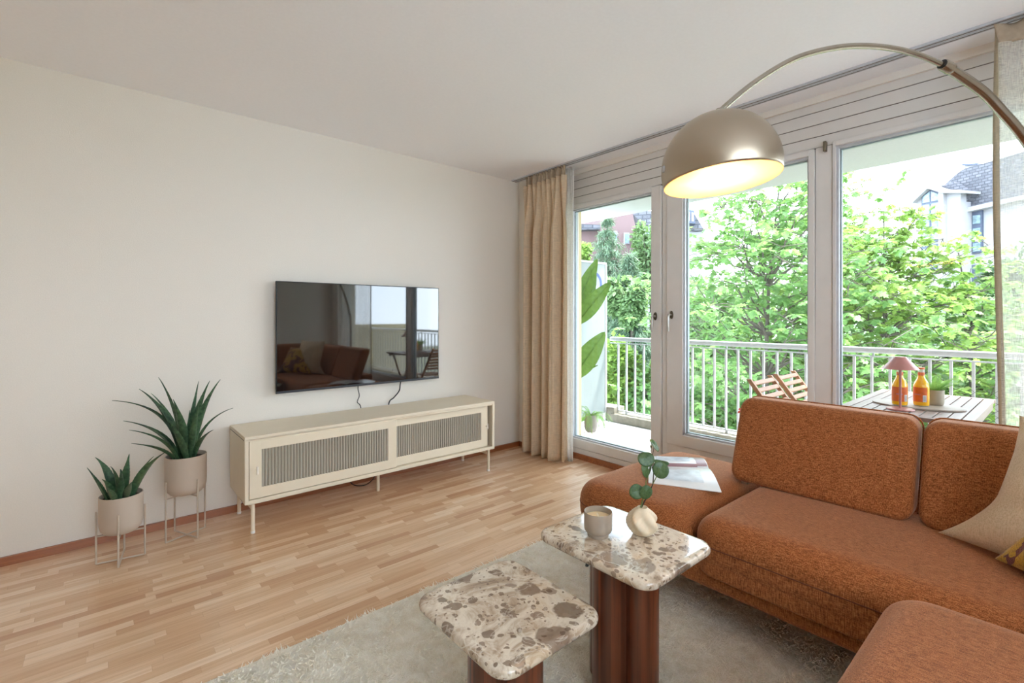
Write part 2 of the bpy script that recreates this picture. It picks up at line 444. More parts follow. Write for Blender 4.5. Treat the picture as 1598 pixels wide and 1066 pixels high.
# ================================================================ mesh building
class MB:
    def __init__(s):
        s.v = []; s.f = []
    def add(s, vs, fs):
        o = len(s.v)
        s.v += [tuple(p) for p in vs]
        s.f += [tuple(i + o for i in f) for f in fs]
        return s
    def box(s, x0, x1, y0, y1, z0, z1):
        vs = [(x, y, z) for x in (x0, x1) for y in (y0, y1) for z in (z0, z1)]
        return s.add(vs, [(0, 1, 3, 2), (4, 6, 7, 5), (0, 4, 5, 1), (2, 3, 7, 6), (0, 2, 6, 4), (1, 5, 7, 3)])
    def frame_x(s, x0, x1, y0, y1, z0, z1, wy0, wy1, wz0, wz1):
        """rectangular frame lying in a plane of constant x"""
        s.box(x0, x1, y0, y0 + wy0, z0, z1); s.box(x0, x1, y1 - wy1, y1, z0, z1)
        s.box(x0, x1, y0 + wy0, y1 - wy1, z0, z0 + wz0); s.box(x0, x1, y0 + wy0, y1 - wy1, z1 - wz1, z1)
        return s
    def frame_y(s, x0, x1, y0, y1, z0, z1, w):
        s.box(x0, x0 + w, y0, y1, z0, z1); s.box(x1 - w, x1, y0, y1, z0, z1)
        s.box(x0 + w, x1 - w, y0, y1, z0, z0 + w); s.box(x0 + w, x1 - w, y0, y1, z1 - w, z1)
        return s
    def tube(s, pts, rad, n=10, cap=True):
        P = [Vector(p) for p in pts]
        if not isinstance(rad, (list, tuple)): rad = [rad] * len(P)
        up = None; rings = []; base = len(s.v)
        for i, p in enumerate(P):
            a = P[max(0, i - 1)]; b = P[min(len(P) - 1, i + 1)]
            t = (b - a).normalized()
            if up is None:
                up = Vector((0, 0, 1)) if abs(t.z) < 0.9 else Vector((1, 0, 0))
            u = (up - t * up.dot(t))
            if u.length < 1e-5: u = t.orthogonal()
            u.normalize(); up = u
            w = t.cross(u)
            for k in range(n):
                an = 2 * PI * k / n
                s.v.append(tuple(p + (u * math.cos(an) + w * math.sin(an)) * rad[i]))
        for i in range(len(P) - 1):
            for k in range(n):
                a = base + i * n + k; b = base + i * n + (k + 1) % n
                s.f.append((a, b, b + n, a + n))
        if cap:
            s.f.append(tuple(base + k for k in range(n))[::-1])
            s.f.append(tuple(base + (len(P) - 1) * n + k for k in range(n)))
        return s
    def lathe(s, prof, c=(0, 0, 0), n=40, fn=None):
        """prof: (r, z) pairs; fn(angle, r, z) -> radius"""
        base = len(s.v)
        for r, z in prof:
            for k in range(n):
                a = 2 * PI * k / n
                rr = fn(a, r, z) if fn else r
                s.v.append((c[0] + rr * math.cos(a), c[1] + rr * math.sin(a), c[2] + z))
        m = len(prof)
        for i in range(m - 1):
            for k in range(n):
                a = base + i * n + k; b = base + i * n + (k + 1) % n
                s.f.append((a, b, b + n, a + n))
        if prof[0][0] > 1e-5: s.f.append(tuple(base + k for k in range(n))[::-1])
        if prof[-1][0] > 1e-5: s.f.append(tuple(base + (m - 1) * n + k for k in range(n)))
        return s
    def prism(s, poly, z0, z1):
        n = len(poly)
        vs = [(x, y, z0) for x, y in poly] + [(x, y, z1) for x, y in poly]
        fs = [tuple(range(n))[::-1], tuple(range(n, 2 * n))] + [(i, (i + 1) % n, n + (i + 1) % n, n + i) for i in range(n)]
        return s.add(vs, fs)
    def xform(s, mat):
        s.v = [tuple(mat @ Vector(p)) for p in s.v]
        return s

ORG = {}
def root_org(o):
    while o.parent is not None: o = o.parent
    return ORG.get(o.name, (0, 0, 0))

def obj(name, mb, mat, parent=None, smooth=False, bevel=0.0, angle=40, seg=2, org=None):
    me = bpy.data.meshes.new(name)
    o = bpy.data.objects.new(name, me)
    COL.objects.link(o)
    L = (0, 0, 0)
    if parent is not None:
        o.parent = parent; L = root_org(parent)
    elif org is not None:
        L = org; o.location = org; 
    vs = [(p[0] - L[0], p[1] - L[1], p[2] - L[2]) for p in mb.v]
    me.from_pydata(vs, [], mb.f)
    me.update()
    if parent is None: ORG[o.name] = L
    bm = bmesh.new(); bm.from_mesh(me)
    bmesh.ops.remove_doubles(bm, verts=bm.verts, dist=1e-6)
    bmesh.ops.recalc_face_normals(bm, faces=bm.faces)
    bm.to_mesh(me); bm.free()
    me.materials.append(mat)
    if smooth:
        for p in me.polygons: p.use_smooth = True
        try:
            me.set_sharp_from_angle(angle=R(angle))
        except Exception: pass
    if bevel > 0:
        b = o.modifiers.new('bevel', 'BEVEL'); b.width = bevel; b.segments = seg; b.limit_method = 'ANGLE'
        for p in me.polygons: p.use_smooth = True
        try: me.set_sharp_from_angle(angle=R(35))
        except Exception: pass
    return o

def rawobj(name, V, loops, sizes, mat, parent=None, smooth=False):
    """fast numpy mesh"""
    me = bpy.data.meshes.new(name)
    o = bpy.data.objects.new(name, me); COL.objects.link(o)
    if parent is not None:
        o.parent = parent; V = V - np.array(root_org(parent))
    me.vertices.add(len(V)); me.vertices.foreach_set('co', V.astype(np.float32).ravel())
    me.loops.add(len(loops)); me.loops.foreach_set('vertex_index', loops.astype(np.int32))
    st = np.concatenate(([0], np.cumsum(sizes)[:-1])).astype(np.int32)
    me.polygons.add(len(sizes)); me.polygons.foreach_set('loop_start', st)
    me.polygons.foreach_set('loop_total', sizes.astype(np.int32))
    if smooth: me.polygons.foreach_set('use_smooth', np.ones(len(sizes), dtype=bool))
    me.update(calc_edges=True); me.validate()
    me.materials.append(mat)
    return o

def tag(o, label=None, cat=None, group=None, kind=None):
    if label: o['label'] = label
    if cat: o['category'] = cat
    if group: o['group'] = group
    if kind: o['kind'] = kind
    return o

def thing(name, label, cat, loc=(0, 0, 0), rz=0, group=None, local=False, kind=None):
    o = bpy.data.objects.new(name, None); COL.objects.link(o)
    o.empty_display_size = 0.1
    o.location = loc; o.rotation_euler = (0, 0, rz)
    ORG[o.name] = (0, 0, 0) if (local or rz) else tuple(loc)
    return tag(o, label, cat, group, kind)

def struct(name, mb, mat, parent=None, bevel=0.0, smooth=False):
    o = obj(name, mb, mat, parent, bevel=bevel, smooth=smooth)
    if parent is None: o['kind'] = 'structure'
    return o

def copy_tree(o, parent=None):
    c = o.copy(); COL.objects.link(c)
    c.parent = parent
    for ch in list(o.children): copy_tree(ch, c)
    return c

def rbox(x0, x1, y0, y1, z0, z1, r=0.05, rc=None, crown=0.0, n=22, top=None, lean=0.0):
    """soft upholstered block: rounded box with plan-corner radius rc, edge radius r and crowned top"""
    mb = MB()
    hx, hy, hz = (x1 - x0) / 2, (y1 - y0) / 2, (z1 - z0) / 2
    cx, cy, cz = (x1 + x0) / 2, (y1 + y0) / 2, (z1 + z0) / 2
    rc = rc or r
    def line(h, rr, m):
        k = 7
        a = [-h + rr * (1 - math.cos(PI / 2 * i / k)) for i in range(k)]
        b = [-h + rr + (2 * h - 2 * rr) * i / m for i in range(m + 1)]
        c = [-x for x in a][::-1]
        return a + b + c
    lx, ly, lz = line(hx, max(rc, r), n), line(hy, max(rc, r), n), line(hz, r, 6)
    def mp(x, y, z):
        # plan rounding
        ax = max(-(hx - rc), min(hx - rc, x)); ay = max(-(hy - rc), min(hy - rc, y))
        dx, dy = x - ax, y - ay
        if abs(dx) > 1e-9 and abs(dy) > 1e-9:
            m = max(abs(dx), abs(dy)); L = math.hypot(dx, dy)
            dx, dy = dx * m / L, dy * m / L
        # distance to plan edge
        m = math.hypot(dx, dy) if (abs(x) > hx - rc or abs(y) > hy - rc) else 0
        if abs(x) > hx - rc or abs(y) > hy - rc: inset = rc - m
        else: inset = rc
        az = max(-(hz - r), min(hz - r, z)); dz = z - az
        if inset < r and abs(dz) > 1e-9:
            a = r - inset; mm = max(a, abs(dz)); L = math.hypot(a, dz)
            na = a * mm / L; nz = dz * mm / L
            if m > 1e-9:
                s = (rc - r + na) / m
                dx *= s; dy *= s
            dz = nz
        X, Y_, Z_ = ax + dx, ay + dy, az + dz
        f = max(0, 1 - (X / hx) ** 2) ** 0.7 * max(0, 1 - (Y_ / hy) ** 2) ** 0.7
        if crown and Z_ > 0: Z_ += crown * f * (Z_ / hz)
        return (cx + X + lean * (Z_ + hz), cy + Y_, cz + Z_)
    def grid(A, Bv, f):
        o = len(mb.v)
        for a in A:
            for b in Bv: mb.v.append(mp(*f(a, b)))
        nb = len(Bv)
        for i in range(len(A) - 1):
            for j in range(nb - 1):
                mb.f.append((o + i * nb + j, o + (i + 1) * nb + j, o + (i + 1) * nb + j + 1, o + i * nb + j + 1))
    grid(lx, ly, lambda a, b: (a, b, hz)); grid(lx, ly, lambda a, b: (a, b, -hz))
    grid(lx, lz, lambda a, b: (a, hy, b)); grid(lx, lz, lambda a, b: (a, -hy, b))
    grid(ly, lz, lambda a, b: (hx, a, b)); grid(ly, lz, lambda a, b: (-hx, a, b))
    return mb

def ray(px, py):
    s = (px - 799.0) / 750.0
    return Vector((math.cos(TH) + s * math.sin(TH), math.sin(TH) - s * math.cos(TH), -(py - 494.0) / 750.0))
def at(px, py, d): return CAMP + ray(px, py) * d
def onplane(px, py, P0, n):
    r = ray(px, py)
    return CAMP + r * ((Vector(P0) - CAMP).dot(Vector(n)) / r.dot(Vector(n)))

# ================================================================ the room
H = 2.5
WX = 0.12          # inner face of the window frames
mb = MB().box(-6.2, 0.30, -5.2, 0.2, -0.12, 0.0); struct('floor', mb, M['floor'])
mb = MB().box(-6.2, 0.32, -5.2, 0.2, H, H + 0.12); struct('ceiling', mb, M['ceil'])
mb = MB().box(-6.2, 0.0, 0.0, 0.2, 0, H); struct('wall_left', mb, M['wall'])
mb = MB().box(0.0, 0.215, -0.49, 0.2, 0, H); struct('wall_right', mb, M['wall'])
mb = MB().box(0.0, 0.215, -5.2, -4.72, 0, H); struct('wall_right.001', mb, M['wall'])
# wall opposite the television with an unseen window added behind the camera to light the room
mb = MB().box(-1.6, 0.0, -5.2, -5.0, 0, H).box(-6.2, -3.7, -5.2, -5.0, 0, H).box(-3.7, -1.6, -5.2, -5.0, 0, .85).box(-3.7, -1.6, -5.2, -5.0, 2.42, H)
struct('wall_back', mb, M['wall'])
struct('wall_front', MB().box(-6.2, -6.0, -5.0, 0.0, 0, H), M['wall'])
wo4 = struct('added_fill_window', MB().frame_y(-3.7, -1.6, -5.14, -5.07, .85, 2.42, .06), M['winwhite'])
obj('glass_pane', MB().box(-3.64, -1.66, -5.11, -5.105, .91, 2.36), M['glass'], wo4)

mb = MB().box(-6.0, -0.001, -0.016, -0.0, 0, 0.042).box(-6.0, -0.001, -0.018, 0, 0, 0.006)
o = struct('baseboard_left', mb, M['skirting'])
mb = MB().box(-0.014, 0.0, -0.50, -0.016, 0, 0.042); struct('baseboard_right', mb, M['skirting'])
mb = MB().box(0.098, 0.112, -4.7, -0.49, 0, 0.044).box(0.09, 0.112, -4.7, -0.49, 0, 0.010); struct('baseboard_right.001', mb, M['skirting'])
mb = MB().box(0.11, 0.22, -4.72, -0.49, 0.0, 0.085); struct('trim_1', mb, M['winwhite'])

# boarded shutter box over the windows
bz = [2.2, 2.265, 2.335, 2.408, 2.47]
mb = MB()
for a, b in zip(bz[:-1], bz[1:]):
    mb.box(0.118, 0.22, -4.72, -0.49, a + 0.0022, b - 0.0022)
t2 = struct('trim_2', mb, M['board'], bevel=0.002)
obj('groove_backing', MB().box(0.1225, 0.215, -4.715, -0.495, 2.20, 2.47), M['groove'], t2)
mb = MB()
prof = [(0.119, 2.455), (0.098, 2.455), (0.098, 2.470), (0.111, 2.474), (0.111, 2.5), (0.119, 2.5)]
n = len(prof)
vs = [(x, -4.72, z) for x, z in prof] + [(x, -0.49, z) for x, z in prof]
mb.add(vs, [tuple(range(n)), tuple(range(n, 2 * n))[::-1]] + [(i, (i + 1) % n, n + (i + 1) % n, n + i) for i in range(n)])
struct('trim_3', mb, plain('warm_moulding_paint', (0.78, 0.72, 0.65), 0.5, 3, 0.005))
# fixed frame members
mb = MB()
mb.box(0.118, 0.215, -0.56, -0.49, 0.085, 2.2)
mb.box(0.122, 0.215, -1.500, -1.458, 0.085, 2.2)
mb.box(0.118, 0.215, -1.545, -1.500, 0.085, 2.2)
mb.box(0.118, 0.215, -2.545, -2.460, 0.085, 2.2)
mb.box(0.118, 0.215, -2.46, -1.545, 0.085, 0.300)
mb.box(0.118, 0.215, -4.72, -2.545, 0.085, 0.300)
struct('trim_4', mb, M['winwhite'], bevel=0.003)

def window(name, y0, y1, z0, z1, wl, wr, wb, wt, bead=True):
    """y0 < y1; sash with stiles wl (camera-left, high y) and wr, rails wb, wt"""
    s = struct(name, MB().frame_x(0.105, 0.20, y0, y1, z0, z1, wr, wl, wb, wt), M['winwhite'], bevel=0.004)
    g0, g1, h0, h1 = y0 + wr, y1 - wl, z0 + wb, z1 - wt
    obj('glazing_bead', MB().frame_x(0.125, 0.185, g0, g1, h0, h1, .012, .012, .012, .012), M['rail'], s)
    obj('gasket', MB().frame_x(0.150, 0.170, g0 + .012, g1 - .012, h0 + .012, h1 - .012, .007, .007, .007, .007), M['gasket'], s)
    obj('glass_pane', MB().box(0.158, 0.163, g0 + .018, g1 - .018, h0 + .018, h1 - .018), M['glass'], s)
    return s
def handle(parent, y, z):
    m = MB()
    # oval rosette
    pr = [(0.013 * math.cos(a), 0.030 * math.sin(a)) for a in [2 * PI * k / 24 for k in range(24)]]
    vs = [(0.105, y + a, z + b) for a, b in pr] + [(0.096, y + a * .95, z + b * .95) for a, b in pr]
    m.add(vs, [tuple(range(24)), tuple(range(24, 48))[::-1]] + [(i, (i + 1) % 24, 24 + (i + 1) % 24, 24 + i) for i in range(24)])
    h = obj('handle', m, M['darksteel'], parent, smooth=True)
    lv = MB().tube([(0.098, y, z), (0.068, y, z), (0.060, y, z - 0.004), (0.056, y, z - 0.014), (0.055, y, z - 0.06), (0.057, y, z - 0.118)], [.0085, .0085, .009, .009, .0085, .0075], 12)
    obj('lever', lv, M['steel'], h, smooth=True)
d1 = window('door_1', -1.455, -0.503, 0.088, 2.196, 0.058, 0.080, 0.076, 0.034)
handle(d1, -1.412, 1.228)
w1 = window('window_1', -2.458, -1.503, 0.303, 2.196, 0.122, 0.030, 0.080, 0.034)
handle(w1, -1.545, 1.238)
w2 = window('window_2', -4.70, -2.548, 0.303, 2.212, 0.014, 0.05, 0.075, 0.026)
hg = MB().box(0.090, 0.118, -2.520, -2.505, 2.165, 2.222).tube([(0.094, -2.5125, 2.168), (0.094, -2.5125, 2.219)], 0.007, 10)
obj('hinge', hg, M['darksteel'], w2, bevel=0.002)

# curtain track on the ceiling
tr = thing('curtain_track', 'slim grey double curtain track along the ceiling above windows', 'curtain rail', (-0.075, -2.3, 2.488))
obj('rail_profile', MB().box(-0.112, -0.086, -4.7, -0.02, 2.489, 2.5).box(-0.080, -0.052, -4.7, -0.02, 2.489, 2.5), M['rail'], tr)
obj('slot', MB().box(-0.102, -0.097, -4.7, -0.02, 2.4875, 2.4895).box(-0.069, -0.064, -4.7, -0.02, 2.4875, 2.4895), M['groove'], tr)

# ================================================================ curtains
def drape(y0, y1, ztop, zbot, xc, nfold, amp_t, amp_b, seed, nu=260, nv=46, flare=0.0, ph=0.0):
    rnd = random.Random(seed)
    k = [rnd.uniform(-1, 1) for _ in range(12)]
    mb = MB()
    for j in range(nv + 1):
        v = j / nv
        z = ztop + (zbot - ztop) * v
        for i in range(nu + 1):
            u = i / nu
            w = u + 0.025 * math.sin(2 * PI * (1.3 * u + k[0])) + 0.015 * v * math.sin(2 * PI * (2.1 * u + k[1]))
            top = math.sin(2 * PI * nfold * 2 * w + k[2]) * amp_t
            a = 0.6 + 0.4 * math.sin(2 * PI * (1.7 * u + k[3]) )
            bot = math.sin(2 * PI * nfold * w + k[4] + ph + 0.5 * v * k[5]) * amp_b * a + 0.25 * amp_b * math.sin(2 * PI * (nfold * 2.3 * w) + k[6])
            s = min(1.0, v / 0.22); s = s * s * (3 - 2 * s)
            x = xc + top * (1 - s) + bot * s * (0.7 + 0.3 * v)
            yy = y0 + (y1 - y0) * w
            yy = y0 + (y1 - y0) * (w * (1 + flare * v) - flare * v * 0.1)
            zz = z + (0.006 * math.sin(9 * u + k[7]) if j == nv else 0)
            mb.v.append((x, yy, zz))
    for j in range(nv):
        for i in range(nu):
            a = j * (nu + 1) + i
            mb.f.append((a, a + 1, a + nu + 2, a + nu + 1))
    return mb
def thick(o, t):
    m = o.modifiers.new('solid', 'SOLIDIFY'); m.thickness = t; m.offset = 0
    for p in o.data.polygons: p.use_smooth = True

ct = thing('curtain', 'beige linen curtain gathered beside the television wall corner', 'curtain', (-0.10, -0.44, 0.0))
o = obj('drape', drape(-0.165, -0.70, 2.405, 0.014, -0.105, 4.6, 0.020, 0.095, 5), M['linen'], ct); thick(o, .002)
o = obj('heading', drape(-0.185, -0.695, 2.482, 2.400, -0.095, 7, 0.021, 0.020, 5, nv=6), M['curtband'], ct); thick(o, .004)
st = thing('curtain', 'narrow white sheer curtain edge peeking behind the beige linen curtain', 'curtain', (-0.02, -0.66, 0.0))
o = obj('sheer_drape', drape(-0.60, -0.722, 2.480, 0.012, -0.030, 2.0, 0.008, 0.016, 9, nu=90), M['sheerwhite'], st); thick(o, .001)
sr = thing('curtain', 'translucent ivory sheer curtain at the right edge by the arc lamp', 'curtain', (-0.09, -3.6, 0.0))
o = obj('sheer_drape', drape(-3.235, -4.3, 2.40, 0.012, -0.085, 3.2, 0.022, 0.030, 22, nu=200), M['sheer'], sr)
for p in o.data.polygons: p.use_smooth = True
o = obj('heading', drape(-3.222, -4.3, 2.482, 2.395, -0.085, 4.5, 0.026, 0.024, 22, nu=200, nv=6), M['curtband'], sr); thick(o, .003)
hm = MB()
rn = random.Random(3)
pts = [(-0.088 + 0.006 * math.sin(z * 3.1) , -3.226 - 0.010 * math.sin(z * 2.2 + 0.5) , z) for z in [0.012 + 2.46 * k / 50 for k in range(51)]]
for i, p in enumerate(pts):
    hm.v += [(p[0], p[1] + .012, p[2]), (p[0] - .004, p[1] - .010, p[2])]
for i in range(50): hm.f.append((2 * i, 2 * i + 1, 2 * i + 3, 2 * i + 2))
o = obj('hem', hm, M['hem'], sr); thick(o, .003)

# ================================================================ television
tv = thing('television', 'large flat black television mounted on the white wall', 'television', (-1.545, -0.03, 0.72))
X0, X1, Z0, Z1 = -2.163, -0.931, 0.722, 1.458
obj('housing', MB().box(X0, X1, -0.062, -0.048, Z0, Z1).box(-1.95, -1.15, -0.050, -0.014, 0.80, 1.25), M['black'], tv, bevel=0.002)
obj('screen', MB().box(X0 + .006, X1 - .006, -0.0645, -0.060, Z0 + .016, Z1 - .006), M['tv'], tv)
obj('bottom_bezel', MB().box(X0, X1, -0.066, -0.058, Z0, Z0 + .014), plain('dark_grey_bezel', (0.05, 0.055, 0.065), 0.3), tv, bevel=0.001)
obj('wall_bracket', MB().box(-1.70, -1.40, -0.014, -0.001, 0.95, 1.15), M['darksteel'], tv)
def cable(name, pts, label, r=0.0032, group=None):
    p = [Vector(q) for q in pts]
    out = []
    for i in range(len(p) - 1):
        a = p[max(0, i - 1)]; b = p[i]; c = p[i + 1]; d = p[min(len(p) - 1, i + 2)]
        for k in range(8):
            t = k / 8
            out.append(0.5 * ((2 * b) + (c - a) * t + (2 * a - 5 * b + 4 * c - d) * t * t + (3 * b - a - 3 * c + d) * t ** 3))
    out.append(p[-1])
    o = obj(name, MB().tube(out, r, 8), M['blackcable'], smooth=True, org=tuple(out[-1]))
    return tag(o, label, 'cable', group)
cable('power_cable', [(-1.60, -0.045, 0.76), (-1.600, -0.035, 0.70), (-1.588, -0.028, 0.645), (-1.600, -0.022, 0.60), (-1.575, -0.02, 0.565), (-1.56, -0.008, 0.45)], 'thin black cable hanging below the middle of the television')
cable('power_cable', [(-1.255, -0.045, 0.76), (-1.262, -0.035, 0.70), (-1.268, -0.03, 0.65), (-1.31, -0.022, 0.60), (-1.345, -0.016, 0.568), (-1.36, -0.008, 0.45)], 'thicker black cable curving below the right half of the television', 0.0045)
cable('power_cable', [(-1.42, -0.02, 0.20), (-1.46, -0.03, 0.05), (-1.52, -0.06, 0.006), (-1.60, -0.09, 0.006), (-1.66, -0.05, 0.03), (-1.70, -0.02, 0.16)], 'black cable looping on the floor under the cream media cabinet')

# ================================================================ media cabinet
cb = thing('media_cabinet', 'long cream metal media cabinet with fluted glass sliding doors under the television', 'cabinet', (-1.53, -0.23, 0.0))
CX0, CX1, CY0, CY1, CZ0, CZ1 = -2.418, -0.642, -0.430, -0.025, 0.172, 0.552
b = MB()
b.box(CX0, CX1, CY0, CY1, CZ1 - .020, CZ1)                      # top
b.box(CX0, CX0 + .020, CY0, CY1, CZ0, CZ1 - .020)
b.box(CX1 - .020, CX1, CY0, CY1, CZ0, CZ1 - .020)
b.box(CX0 + .02, CX1 - .02, CY0, CY1, CZ0, CZ0 + .022)
b.box(CX0 + .02, CX1 - .02, CY0 + .004, CY0 + .012, CZ1 - .032, CZ1 - .020)
obj('cabinet_body', b, M['cab'], cb, bevel=0.0025)
obj('back_panel', MB().box(CX0 + .02, CX1 - .02, CY1 - .01, CY1 - .002, CZ0 + .02, CZ1 - .02), M['cabin'], cb)
obj('side_seam', MB().box(CX0 - .0006, CX0 + .004, CY0 + .004, CY1 - .004, CZ1 - .0235, CZ1 - .0215), M['groove'], cb)
obj('divider', MB().box(-1.545, -1.53, CY0 + .06, CY1 - .01, CZ0 + .02, CZ1 - .02).box(CX0 + .02, CX1 - .02, CY0 + .08, CY1 - .01, 0.355, 0.365), M['cabin'], cb)
def fluted(x0, x1, y, z0, z1, pitch=0.017):
    m = MB(); n = int((x1 - x0) / pitch); k = 8; cols = []
    for i in range(n):
        for j in range(k):
            t = j / k
            cols.append((x0 + (i + t) * (x1 - x0) / n, y - 0.0075 * math.sin(PI * t) ** 0.8))
    cols.append((x1, y))
    o = len(m.v)
    for (xx, yy) in cols: m.v += [(xx, yy, z0), (xx, yy, z1)]
    for i in range(len(cols) - 1): m.f.append((2 * i, 2 * i + 2, 2 * i + 3, 2 * i + 1))
    return m
def cab_door(x0, x1, y, hx, side):
    z0, z1 = CZ0 + .026, CZ1 - .030
    s = 0.062
    d = obj('sliding_door', MB().box(x0, x0 + s, y, y + .014, z0, z1).box(x1 - s, x1, y, y + .014, z0, z1).box(x0 + s, x1 - s, y, y + .014, z0, z0 + .058).box(x0 + s, x1 - s, y, y + .014, z1 - .052, z1), M['cab'], cb, bevel=0.0015)
    f = fluted(x0 + s - .001, x1 - s + .001, y + .008, z0 + .057, z1 - .051)
    g = obj('fluted_glass', f, M['fluted'], d, smooth=True, angle=80)
    hz = (z0 + z1) / 2
    hd = obj('door_handle', MB().tube([(hx, y + .001, hz), (hx, y - .020, hz)], .0032, 10).tube([(hx, y - .021, hz - .021), (hx, y - .021, hz + .021)], .0058, 12), plain('pale_cream_handle', (0.88, 0.82, 0.72), 0.35), d, smooth=True)
    return d
cab_door(CX0 + .0235, -1.492, CY0 + .003, CX0 + .060, 0)
cab_door(-1.58, CX1 - .050, CY0 + .026, CX1 - .066, 1)
for x in (CX0 + .045, CX1 - .045):
    for y in (CY0 + .022, CY1 - .03):
        lg = obj('leg', MB().tube([(x, y, 0.012), (x, y, CZ0 + .001)], .0105, 14), M['cab'], cb, smooth=True)
        obj('foot_cap', MB().tube([(x, y, 0.0), (x, y, 0.013)], .0118, 14), plain('white_foot_cap', (0.8, 0.78, 0.74), 0.5), lg, smooth=True)
    obj('side_rail', MB().box(x - .006, x + .006, CY0 + .03, CY1 - .038, 0.128, 0.146), M['cab'], cb, bevel=0.001)
for y in (CY0 + .18,):
    obj('leg', MB().tube([(-1.545, y, 0.0), (-1.545, y, CZ0 + .001)], .0105, 14), M['cab'], cb, smooth=True)

# receiver box inside the left door
o = obj('set_top_box', MB().box(-1.80, -1.55, CY0 + .12, CY0 + .30, 0.3655, 0.415), plain('grey_device', (0.20, 0.20, 0.20), 0.4), bevel=.004, org=(-1.675, -0.22, 0.3655))
tag(o, 'dark flat box behind the left fluted glass door of the cabinet', 'device')

# ================================================================ planters
def planter(cx, cy, feet, rimz, botz, upz, barz, rad, lab_s, lab_p, leaves, grp=None):
    s = thing('plant_stand', lab_s, 'plant stand', (cx, cy, 0.0))
    legs = []
    for i, (fx, fy) in enumerate(feet):
        lg = obj('leg', MB().tube([(fx, fy, 0.0045), (fx, fy, upz)], .0045, 10), M['stand'], s, smooth=True)
    for a, b in ((0, 2), (1, 3)):
        z = 0.005 if a == 0 else 0.009
        obj('cross_bar', MB().tube([(feet[a][0], feet[a][1], z), (feet[b][0], feet[b][1], z)], .0042, 10), M['stand'], s, smooth=True)
        obj('cross_bar', MB().tube([(feet[a][0], feet[a][1], barz), (feet[b][0], feet[b][1], barz)], .004, 10), M['stand'], s, smooth=True)
    p = thing('potted_agave', lab_p, 'plant', (cx, cy, barz + .004))
    h = rimz - barz - .004
    z0 = barz + .004
    pr = [(0.0, z0), (rad * .62, z0), (rad * .78, z0 + .006), (rad * .92, z0 + .022), (rad * .985, z0 + .045), (rad, z0 + .07), (rad, rimz - .002), (rad - .002, rimz), (rad - .005, rimz - .001), (rad - .006, rimz - .03), (rad - .006, rimz - .04)]
    obj('pot', MB().lathe(pr, (cx, cy, 0), 56), M['pot'], p, smooth=True)
    obj('soil', MB().lathe([(0, rimz - .018), (rad * .5, rimz - .020), (rad - .0055, rimz - .024)], (cx, cy, 0), 40), M['soil'], p, smooth=True)
    for lf in leaves:
        (tx, ty, tz), wdt, bend, off = lf[:4]
        base = Vector((cx + off[0] * .78, cy + off[1] * .78, rimz - .03))
        tip = Vector((tx, ty, tz))
        obj('leaf', blade(base, tip, wdt, bend), M['agave'], p, smooth=True, angle=70)
    return s, p

def blade(base, tip, w, bend, n=26, serr=True):
    """succulent blade: channelled section, toothed rim, bending from upright towards the tip"""
    d = tip - base
    hor = Vector((d.x, d.y, 0))
    ctrl = base + Vector((hor.x * (0.5 - bend), hor.y * (0.5 - bend), d.z * (0.5 + bend)))
    pts = [(1 - t) ** 2 * base + 2 * t * (1 - t) * ctrl + t * t * tip for t in [i / n for i in range(n + 1)]]
    m = MB()
    hn = hor.normalized() if hor.length > 1e-4 else Vector((0.7, -0.7, 0))
    for i, p in enumerate(pts):
        t = i / n
        tg = (pts[min(n, i + 1)] - pts[max(0, i - 1)]).normalized()
        side = tg.cross(hn)
        if side.length < 0.15: side = tg.cross(Vector((hn.x, hn.y, 0.6)))
        side.normalize()
        # facing the viewer side a little
        nrm = side.cross(tg).normalized()
        if nrm.dot(hn) > 0: nrm = -nrm          # upper (inner) side
        ww = w * (0.62 + 0.55 * math.sin(PI * min(1, t * 1.25)) ** 1.0) * (1 - t ** 2.6) ** 0.9 * 0.95 + 0.0006
        if serr and i % 2: ww += 0.0024 * (1 - t)
        ch = ww * 0.38
        th = 0.010 * (1 - t) + 0.0015
        row = [p + side * ww + nrm * ch, p + side * ww * .55 + nrm * ch * .25, p, p - side * ww * .55 + nrm * ch * .25, p - side * ww + nrm * ch,
               p - side * ww * .55 - nrm * th * .7, p - nrm * th, p + side * ww * .55 - nrm * th * .7]
        m.v += [tuple(q) for q in row]
    for i in range(n):
        for k in range(8):
            a = i * 8 + k; b = i * 8 + (k + 1) % 8
            m.f.append((a, b, b + 8, a + 8))
    return m

f1 = [(-3.045, -0.296), (-2.963, -0.412), (-2.855, -0.324), (-2.934, -0.205)]
f2 = [(-2.761, -0.247), (-2.622, -0.297), (-2.568, -0.156), (-2.708, -0.106)]
def tips(lst, d0):
    out = []
    for px, py, dd, w, bd, ox, oy in lst:
        q = at(px, py, d0 + dd)
        if q.y > -0.03: 
            r = ray(px, py); q = CAMP + r * ((-0.03 - CAMP.y) / r.y)
        out.append(((q.x, q.y, q.z), w, bd, (ox, oy)))
    return out
L1 = tips([(136, 729.7, -.05, .012, .05, -.06, .0), (148.5, 713.8, .03, .021, .28, -.04, .03), (159, 748, -.12, .016, .2, -.04, -.03), (172.7, 728, -.03, .019, .3, -.01, -.02),
           (187.7, 732, .05, .016, .3, .01, .03), (202, 708, -.0, .019, .12, .015, .0), (191, 739, -.10, .016, .2, -.01, -.04), (212.6, 749, .02, .016, .1, .03, .01),
           (259.5, 705, -.03, .022, .18, .05, -.01), (240, 712, .08, .019, .15, .045, .03), (206, 752, -.16, .014, .1, .02, -.05), (166, 760, -.17, .013, .1, -.03, -.06)], 2.41)
planter(-2.949, -0.307, f1, 0.333, 0.135, 0.262, 0.139, 0.0890, 'low beige wire plant stand nearest the left picture edge', 'small spiky green agave in the lower greige pot', L1)
